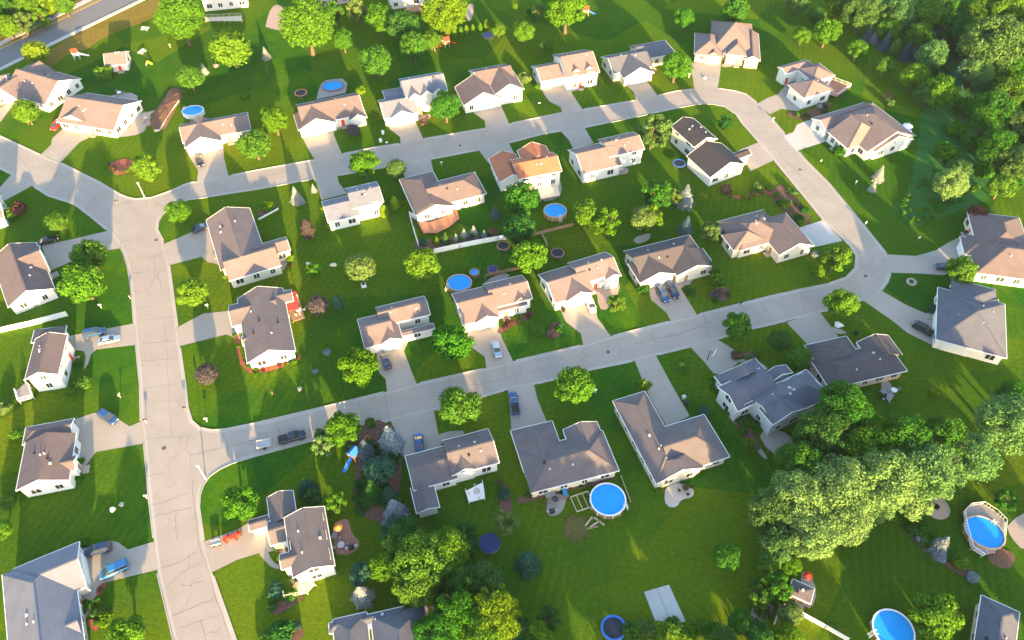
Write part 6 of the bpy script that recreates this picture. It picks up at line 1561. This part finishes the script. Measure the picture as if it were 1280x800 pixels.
# red awning (a real sloped cloth on posts)
c = P(364, 376, 2.5); t = empty('red_awning', (c.x, c.y, 0), .28, 'bright red cloth awning over the deck of the brown-roofed house', 'awning')
MB().add([(-1.2, -2.7, 2.7), (1.3, -2.7, 2.3), (1.3, 2.7, 2.3), (-1.2, 2.7, 2.7), (-1.2, -2.7, 2.64), (1.3, -2.7, 2.24), (1.3, 2.7, 2.24), (-1.2, 2.7, 2.64)], [(0, 1, 2, 3), (7, 6, 5, 4), (0, 4, 5, 1), (1, 5, 6, 2), (2, 6, 7, 3), (3, 7, 4, 0)]).build('cloth', 'red', t)
for y in (-2.6, 2.6): MB().bar((1.2, y, 0), (1.2, y, 2.28), .08).build('pole', 'trim_white', t); MB().bar((-1.1, y, 0), (-1.1, y, 2.66), .08).build('pole', 'trim_white', t)
def vinyl_fence(poly, label, h=1.5, mat='vinyl', step=2.2, name='garden_fence', cat='fence'):
    pp = pts(poly); c = pp[0].copy(); r = empty(name, (c.x, c.y, 0), 0, label, cat, 'white garden fences' if mat == 'vinyl' else None)
    pn, po = MB(), MB()
    for a, b in zip(pp, pp[1:]):
        a, b = a-c, b-c; k = max(1, round((b-a).length/step))
        for j in range(k):
            p, q_ = a.lerp(b, j/k), a.lerp(b, (j+1)/k)
            pn.bar((p.x, p.y, h*.52), (q_.x, q_.y, h*.52), .05, h*.86); pn.bar((p.x, p.y, h-.04), (q_.x, q_.y, h-.04), .11, .10); pn.bar((p.x, p.y, .12), (q_.x, q_.y, .12), .09, .10)
            po.bar((p.x, p.y, -.1), (p.x, p.y, h+.08), .14)
        po.bar((b.x, b.y, -.1), (b.x, b.y, h+.08), .14)
    pn.build('fence_panel', mat, r); po.build('fence_post', mat, r)
vinyl_fence([(522, 276), (512, 270), (516, 285), (523, 308)], 'white fence running down the left side of the curved deck garden')
vinyl_fence([(543, 317), (575, 310), (605, 304), (633, 299)], 'long white fence between the middle gardens below the conifer row')
vinyl_fence([(-30, 424), (0, 416), (40, 407), (85, 395)], 'long white fence running to the left edge between two houses')
vinyl_fence([(967, 780), (975, 754), (979, 757)], 'short white fence piece left of the olive tree', 1.3)
vinyl_fence([(1001, 769), (1030, 785), (1058, 801)], 'long white fence running down to the bottom edge', 1.3)
vinyl_fence([(667, 295), (690, 289), (716, 283)], 'brown timber fence below the round pool in the middle block', 1.0, 'wood', 2.4)
vinyl_fence([(678, 296), (684, 309)], 'short orange-brown timber panel beside the middle block trampoline', 1.1, 'wood_pale', 2)
vinyl_fence([(324, 275), (348, 262)], 'low white wall edging the dark bed of the junction house', .5, 'vinyl', 2)
vinyl_fence([(194, 165), (201, 164), (212, 146), (224, 128)], 'low pale wall along the side of the brown soil mound', .7, 'cream', 2, 'garden_wall', 'wall')
vinyl_fence([(606, 353), (607, 346), (652, 336)], 'thin dark fence behind the spa house', .9, 'wood', 2.4)
vinyl_fence([(776, 596), (788, 628)], 'thin pale timber edging right of the largest pool', .4, 'wood_pale', 2.4)
# ------------------------------------------------------------------ concrete slab, fire circle, frames
pp = pts([(805, 740), (836, 731), (857, 777), (822, 784)]); c = sum(pp, Vector())/4; r = empty('concrete_pad', (c.x, c.y, 0), 0, 'pale concrete sports pad of two slabs on the dark lower lawn', 'concrete pad')
for sgn in (0, 1):
    a, b, d_, e = [p-c for p in pp]; m0, m1 = a.lerp(b, .5), e.lerp(d_, .5)
    q = [a, m0-(m0-a)*.012, m1-(m1-e)*.012, e] if sgn == 0 else [m0+(b-m0)*.012, b, d_, m1+(d_-m1)*.012]
    MB().prism([(v.x, v.y) for v in q], -.05, .09).build('slab', 'drive_new', r)
c = P(1170, 634); r = empty('fire_circle', (c.x, c.y, 0), 0, 'round pinkish gravel circle with a fire pit in its middle', 'fire pit')
MB().lathe([(2.35, -.02), (2.35, .1), (2.2, .1), (2.2, .05), (0, .05)], 36).build('gravel_ring', 'gravel_paving', r)
MB().lathe([(.5, .05), (.5, .38), (.34, .38), (.34, .07), (0, .07)], 18).build('fire_pit', 'black', r)
def timber_frame(px, rz, L, W_, label, mat='cream', n=4):
    c = P(*px); r = empty('pool_ramp', (c.x, c.y, 0), rz, label, 'timber ramp')
    m = MB()
    for sg in (-1, 1): m.bar((-L/2, sg*W_/2, .1), (L/2, sg*W_/2, .1), .12, .2)
    for i in range(n): x = -L/2+L*i/(n-1); m.bar((x, -W_/2+.07, .1), (x, W_/2-.07, .1), .10, .18)
    m.build('timber_slats', mat, r); return r
timber_frame((728, 627), .35, 3.4, 3.0, 'pale timber frame lying left of the largest pool')
for i, (x, y, rz, lb) in enumerate([(736, 652, .9, 'upper pale board lying below the largest pool'), (744, 655, .6, 'middle pale board lying below the largest pool'), (749, 652, -.7, 'crossed pale board lying below the largest pool'), (740, 660, .2, 'lowest brown board lying below the largest pool')]):
    c = P(x, y); t = MB().box((0, 0, .12), (2.2, .3, .08)).box((-.9, 0, .05), (.1, .5, .1)).box((.9, 0, .05), (.1, .5, .1)).build('timber_board', 'wood_pale' if i < 3 else 'wood'); t.location = (c.x, c.y, .012); t.rotation_euler.z = rz
    tag(t, lb, 'board', 'boards below the pool')
# ------------------------------------------------------------------ garden furniture
def parasol(px, mat, label, sc=1):
    c = P(*px, 2.2); r = empty('parasol', (c.x, c.y, 0), .3, label, 'parasol', 'garden parasols'); r.scale = (sc, sc, sc*.5+.5)
    MB().lathe([(0, 2.6), (1.35, 2.1), (1.35, 2.02), (.02, 2.5)], 8).build('canopy', mat, r)
    MB().tube((0, 0, 0), (0, 0, 2.7), .03).build('pole', 'metal', r); MB().lathe([(.3, 0), (.3, .08), (.05, .14)], 14).build('base', 'pipe_grey', r)
parasol((1134, 164), 'trim_white', 'lower white parasol on the terrace of the tan hip-roofed house'); parasol((1135, 157), 'trim_white', 'upper white parasol on the terrace of the tan hip-roofed house')
parasol((1115, 161), 'yellow', 'yellow parasol on the terrace of the tan hip-roofed house')
parasol((388, 662), 'orange', 'orange parasol at the wall end of the reddish terrace', .6); parasol((422, 657), 'orange', 'orange parasol in the middle of the reddish terrace', .6)
parasol((1011, 718), 'red', 'bright red parasol beside the small square shed', .6)

def table_set(px, mat, label, n=4, chair='grey_fabric'):
    c = P(*px); r = empty('garden_table', (c.x, c.y, .02), random.uniform(0, 1), label, 'table', 'garden tables')
    MB().lathe([(0, .70), (.62, .70), (.62, .74), (0, .74)], 20).build('tabletop', mat, r)
    m = MB()
    for i in range(3): a_ = i*2.1; m.bar((.05*math.cos(a_), .05*math.sin(a_), .7), (.4*math.cos(a_), .4*math.sin(a_), 0), .04)
    m.build('leg', 'black', r)
    for i in range(n):
        a_ = i*2*math.pi/n+.3; x, y = c.x+1.15*math.cos(a_), c.y+1.15*math.sin(a_)
        k = empty('garden_chair', (x, y, .02), a_, 'chair around the '+label, 'chair', 'chairs around the garden tables')
        MB().box((0, 0, .42), (.48, .48, .06)).build('seat', chair, k); MB().box((.23, 0, .68), (.05, .48, .46)).build('backrest', chair, k)
        for sx in (-.2, .2):
            for sy in (-.2, .2): MB().bar((sx, sy, 0), (sx, sy, .4), .04).build('leg', 'black', k)
table_set((427, 683), 'pipe_grey', 'grey table on the reddish terrace'); table_set((694, 626), 'glass', 'dark table on the patio left of the largest pool')
table_set((596, 616), 'pipe_grey', 'grey table on the white rear terrace'); table_set((856, 612), 'black', 'dark table on the white concrete patio', 4, 'black')
table_set((692, 240), 'pipe_grey', 'grey table on the patio above the middle round pool'); table_set((183, 150), 'pipe_grey', 'grey table on the stone patio in the upper left', 3)
table_set((1116, 490), 'trim_white', 'white table on the small square deck', 2); table_set((150, 118), 'trim_white', 'white table behind the house with the stone patio', 3)
table_set((374, 390), 'trim_white', 'white table below the red awning', 3, 'trim_white')
table_set((372, 734), 'wood_pale', 'wooden table on the pale rear deck', 3, 'wood_pale')
table_set((776, 214), 'pipe_grey', 'grey table behind the stepped white house', 3)
def grill(px, rz, label):
    c = P(*px); r = empty('garden_grill', (c.x, c.y, .02), rz, label, 'grill', 'garden grills')
    MB().tube((-.5, 0, .95), (.5, 0, .95), .3, n=14).build('hood', 'black', r); MB().box((0, 0, .42), (.9, .5, .7)).build('cabinet', 'black', r)
    MB().box((.78, 0, .85), (.5, .45, .04)).box((-.78, 0, .85), (.5, .45, .04)).build('side_shelf', 'metal', r)
grill((440, 686), .3, 'black grill at the lower end of the reddish terrace'); grill((690, 641), .2, 'black grill on the patio left of the largest pool'); grill((986, 560), .3, 'dark grill on the patio beside the grove'); grill((1104, 498), 1, 'black grill beside the small square deck')
def sofa(px, rz, mat, label):
    c = P(*px); r = empty('garden_sofa', (c.x, c.y, .02), rz, label, 'sofa', 'garden sofas')
    MB().box((0, 0, .2), (2.0, .8, .36)).build('base', 'wood', r); MB().box((0, -.04, .44), (1.8, .68, .12)).build('cushion', mat, r); MB().box((0, .36, .6), (2.0, .12, .44)).build('backrest', mat, r)
    for s_ in (-1, 1): MB().box((s_*.95, 0, .48), (.1, .8, .2)).build('armrest', 'wood', r)
sofa((420, 668), 1.4, 'grey_fabric', 'grey sofa at the house wall of the reddish terrace'); sofa((688, 620), .3, 'grey_fabric', 'grey sofa at the house wall left of the largest pool'); sofa((706, 616), 1.8, 'liner', 'blue bench seat at the right of the patio above the pool')
def picnic(px, rz, label, mat='trim_white'):
    c = P(*px); r = empty('picnic_table', (c.x, c.y, 0), rz, label, 'picnic table', 'picnic tables')
    MB().box((0, 0, .74), (2.2, .8, .05)).build('tabletop', mat, r)
    for s_ in (-1, 1):
        MB().box((0, s_*.75, .45), (2.2, .28, .05)).build('bench', mat, r)
        MB().bar((s_*.8, -.75, 0), (s_*.8, .3, .72), .08).bar((s_*.8, .75, 0), (s_*.8, -.3, .72), .08).bar((s_*.8, -.75, .4), (s_*.8, .75, .4), .08).build('leg', mat, r)
picnic((182, 37), -.15, 'long white picnic table on the lawn beside the main road'); picnic((178, 66), 1.3, 'small white bench table right of the tan garden shed')
picnic((664, 133), .2, 'white bench table on the lawn below the house with two dormers') if False else None
# ------------------------------------------------------------------ mail boxes, lamps, small things
def mailbox(px, rz, label, mat='trim_white', postm='wood'):
    c = P(*px); r = empty('mailbox', (c.x, c.y, 0), rz, label, 'mailbox', 'mailboxes at the kerbs')
    MB().bar((0, 0, -.1), (0, 0, 1.0), .11).bar((-.25, 0, .93), (.3, 0, .93), .08).build('post', postm, r)
    m = MB(); n = 10; prof = [(.13, 0)]+[(.13*math.cos(math.pi*i/n), .14+.13*math.sin(math.pi*i/n)) for i in range(n+1)]+[(-.13, 0)]
    vs = [(x, y, .98+z) for x in (-.3, .3) for y, z in prof]; k = len(prof)
    m.add(vs, [(i, i+1, k+i+1, k+i) for i in range(k-1)]+[tuple(range(k)), tuple(range(2*k-1, k-1, -1))]); m.build('box', mat, r)
    MB().box((.1, .15, 1.2), (.03, .02, .22)).build('flag', 'red', r)
for a in [((183, 528), 0, 'dark mailbox at the mouth of the fan-shaped drive', 'black', 'trim_white'), ((151, 497), 1.5, 'pale mailbox on the lawn above the fan-shaped drive', 'cream', 'wood_pale'),
          ((259, 527), 0, 'white mailbox on the corner lawn of the left street', 'trim_white', 'trim_white'), ((232, 513), 0, 'dark mailbox at the kerb of the corner lawn', 'black', 'wood'),
          ((163, 373), 0, 'dark and white mailbox at the kerb below two bright trees', 'black', 'trim_white'), ((127, 385), 0, 'tall white mailbox post on the lawn below two bright trees', 'trim_white', 'trim_white'),
          ((260, 385), .4, 'white mailbox on the lawn above the red awning house drive', 'trim_white', 'trim_white'), ((184, 623), 0, 'white mailbox on the kerb beside the shaded street', 'trim_white', 'trim_white'),
          ((147, 255), .4, 'small mailbox at the kerb of the Y junction', 'black', 'wood'), ((674, 133), .2, 'white mailbox on the front lawn of the house with two dormers', 'trim_white', 'black'),
          ((861, 97), .3, 'white mailbox beside the drive of the tan house at the outer bend', 'trim_white', 'trim_white'), ((1025, 205), .9, 'white and dark mailbox on the lawn at the outer bend', 'trim_white', 'black'),
          ((1069, 231), .9, 'white mailbox at the end of a long shadow on the bend lawn', 'trim_white', 'wood_pale'), ((1081, 282), .9, 'mailbox at the outer kerb of the bend', 'trim_white', 'trim_white'),
          ((1147, 301), .4, 'red and white mailbox alone on the lawn above the long grey drive', 'trim_white', 'red'), ((744, 491), .2, 'white mailbox on the sunny strip beside the street tree', 'trim_white', 'trim_white'),
          ((341, 493), .2, 'dark mailbox on the sunny corner lawn', 'black', 'wood'), ((484, 363 // 2 + 1), .2, 'white box mailbox at the kerb of the upper street', 'trim_white', 'metal'),
          ((966, 152), .9, 'mailbox between two drives at the outer bend', 'trim_white', 'trim_white'), ((552, 207), .2, 'white mailbox on the shaded lawn of the curved deck house', 'trim_white', 'trim_white'), ((36, 156), .5, 'white mailbox on the lawn of the house nearest the main road', 'trim_white', 'wood'), ((925, 382), .2, 'small dark mailbox at the north kerb of the lower street', 'black', 'black')]:
    mailbox(*a)
def lamp(px, label, h=4.2):
    c = P(*px); r = empty('street_lamp', (c.x, c.y, 0), 1.2, label, 'street lamp', 'street lamps')
    MB().tube((0, 0, -.1), (0, 0, h), .10, .06, 10).tube((0, 0, -.05), (0, 0, .35), .17, .15, 10).build('pole', 'trim_white', r)
    MB().lathe([(.07, h-.05), (.2, h+.05), (.28, h+.45), (.3, h+.5), (.05, h+.62), (0, h+.63)], 12).build('lamp_head', 'pipe_grey', r)
lamp((181, 247), 'white street lamp at the Y junction beside the red flower bed'); lamp((257, 598), 'white street lamp at the corner where the lower street starts')
c = P(884, 450); r = empty('basketball_hoop', (c.x, c.y, .02), -.6, 'basketball hoop on a dark pole beside the grey two-storey house drive', 'basketball hoop')
MB().bar((0, 0, 0), (0, 0, 2.9), .14).bar((0, 0, 2.8), (.9, 0, 3.05), .1).build('pole', 'black', r); MB().box((.95, 0, 3.2), (.05, 1.7, 1.05)).build('backboard', 'trim_white', r)
MB().lathe([(.21, 3.02), (.24, 3.04), (.26, 3.02), (.24, 3.0)], 16, (1.25, 0), close=True).build('hoop', 'orange', r)
def bin_(px, mat, label):
    c = P(*px); r = empty('wheeled_bin', (c.x, c.y, .02), random.uniform(0, 3), label, 'bin', 'wheeled bins')
    MB().add([(-.24, -.26, .05), (.24, -.26, .05), (.24, .26, .05), (-.24, .26, .05), (-.3, -.32, 1.0), (.3, -.32, 1.0), (.3, .32, 1.0), (-.3, .32, 1.0)], [(0, 3, 2, 1), (4, 5, 6, 7), (0, 1, 5, 4), (1, 2, 6, 5), (2, 3, 7, 6), (3, 0, 4, 7)]).build('body', mat, r)
    MB().box((0, 0, 1.04), (.66, .7, .06)).build('lid', mat, r)
    for s_ in (-1, 1): MB().tube((-.25, s_*.26-.03, .12), (-.25, s_*.26+.03, .12), .12, n=10).build('wheel', 'rubber', r)
bin_((854, 499), 'pipe_grey', 'grey bin beside the drive of the L-shaped house'); bin_((858, 506), 'black', 'black bin beside the drive of the L-shaped house')
bin_((1069, 418), 'black', 'black bin in the roof corner of the dark brown hip-roofed house'); bin_((704, 389), 'black', 'black bin by the garage of the house with the white car')
bin_((476, 178), 'trim_white', 'white bin on the lawn left of the dormer house drive'); bin_((479, 168), 'trim_white', 'white bin nearest the dormer house drive'); bin_((447, 539 // 2), 'black', 'black bin on the open middle lawn') if False else None
def boulder(px, r_, mat, label, name='boulder', cat='boulder'):
    c = P(*px); me = bpy.data.meshes.new(name); bm = bmesh.new(); bmesh.ops.create_icosphere(bm, subdivisions=3, radius=1)
    q = random.Random(int(px[0]*7+px[1]))
    ph = [q.uniform(0, 6) for _ in range(4)]
    for v in bm.verts:
        k = 1+.14*math.sin(v.co.x*4+ph[0])+.12*math.sin(v.co.y*5+ph[1])+.08*math.sin(v.co.z*6+ph[2]); v.co *= k; v.co.z = v.co.z*.6+.25
    bm.to_mesh(me); bm.free(); me.materials.append(MATS[mat]); o = link(bpy.data.objects.new(name, me)); o.location = (c.x, c.y, 0); o.scale = (r_, r_*.8, r_)
    tag(o, label, cat, 'garden boulders')
for a in [
          ((417, 332), .7, 'cream', 'pale boulder on the open middle lawn'), ((385, 330), .5, 'cream', 'small pale boulder beside the small ragged bright tree'), ((141, 637), .6, 'cream', 'pale boulder on the sunny strip above the grey-roofed house'), ((152, 631), .5, 'stone', 'grey boulder on the shaded strip above the grey-roofed house'),
          ((1048, 407), .9, 'trim_white', 'white boulder in front of the dark brown hip-roofed house'), ((881, 98), .5, 'trim_white', 'small white stone on the lawn under the leaning tree') ,((270, 83), .8, 'pink', 'pinkish stone under the broad smooth bright tree'), ((1245, 118), 1.0, 'stone', 'pale stone inside the wood')]:
    boulder(*a)
# utility box, ring planter, bird bath
c = P(455, 358); r = empty('utility_box', (c.x, c.y, 0), .3, 'white utility box with a purple lid on the open middle lawn', 'utility box')
MB().box((0, 0, .4), (1.1, .9, .8)).build('cabinet', 'trim_white', r); MB().box((0, 0, .83), (.7, .6, .07)).build('lid', 'leaf_purple', r)
c = P(1139, 353); r = empty('ring_planter', (c.x, c.y, 0), 0, 'pale stone ring planter on the lawn at the right end of the bend', 'planter')
MB().lathe([(1.1, -.02), (1.1, .35), (.9, .35), (.9, .12), (0, .12)], 24).build('stone_ring', 'stone', r); 
tree_at(c.x, c.y, .5, 'shrub', 'green', 'small plant inside the stone ring planter')
c = P(178, 48+0); 
def flag_toy(px, label, mat):
    c = P(*px); r = empty('garden_ornament', (c.x, c.y, 0), 0, label, 'ornament'); MB().lathe([(.25, 0), (.1, .1), (.08, .7), (.4, .85), (.42, .92), (0, .85)], 14).build('bowl', mat, r); MB().lathe([(.14, .86), (.16, 1.0), (0, 1.2)], 10).build('finial', mat, r)
flag_toy((213, 59), 'dark bird bath on the sunny lawn below the largest left tree', 'stone'); flag_toy((98 + 410, 545 // 1), 'stone bird bath beside the drive of the pinkish-roofed house', 'stone') if False else None
boat = P(434, 372)

for (px, lb) in [((205, 560), 'manhole cover where the lower street meets the left street'), ((195, 300), 'manhole cover in the middle of the Y junction'), ((575, 182), 'manhole cover on the upper street'), ((760, 440), 'manhole cover on the lower street'), ((1082, 345), 'manhole cover in the bend of the street'), ((1000, 212), 'manhole cover on the far right street')]:
    c = P(*px); r = MB().lathe([(.42, .005), (.42, .022), (.36, .026), (.34, .020), (0, .022)], 20).build('manhole_cover', 'pipe_dark'); r.location = (c.x, c.y, 0); tag(r, lb, 'manhole cover', 'manhole covers')
# mound of brown mulch
pp = smooth_poly(pts(BEDS[1][1]), 2); c = sum(pp, Vector())/len(pp); vs = [(0, 0, 1.1)]; q = random.Random(3)
K = len(pp); RG = 6
for j in range(1, RG+1):
    f_ = j/RG
    for p in pp: vs.append(((p.x-c.x)*f_+q.gauss(0, .08), (p.y-c.y)*f_+q.gauss(0, .08), (1.05*(1-f_**2.2)+q.uniform(-.12, .16)) if j < RG else .0))
fs = [(0, 1+i, 1+(i+1) % K) for i in range(K)]
for j in range(RG-1): fs += [(1+j*K+i, 1+(j+1)*K+i, 1+(j+1)*K+(i+1) % K, 1+j*K+(i+1) % K) for i in range(K)]
o = MB().add(vs, fs).build('mulch_heap', 'mulch'); o.location = (c.x, c.y, .11); tag(o, 'long heap of dark brown mulch beside the house with the stone patio', 'mulch heap')

# ------------------------------------------------------------------ thin evening haze over the whole place
hm = bpy.data.materials.new('haze'); hm.use_nodes = True; hn = hm.node_tree; hn.nodes.remove(hn.nodes['Principled BSDF'])
pv = hn.nodes.new('ShaderNodeVolumePrincipled'); pv.inputs['Color'].default_value = (.70, .84, .95, 1); pv.inputs['Density'].default_value = .00005; pv.inputs['Anisotropy'].default_value = .2
hn.links.new(pv.outputs[0], hn.nodes['Material Output'].inputs['Volume']); MATS['haze'] = hm
hz = MB().box((0, 150, 62.75), (620, 560, 127.5)).build('haze', 'haze'); hz['kind'] = 'stuff'
S.cycles.volume_bounces = 0; S.cycles.volume_step_rate = 4
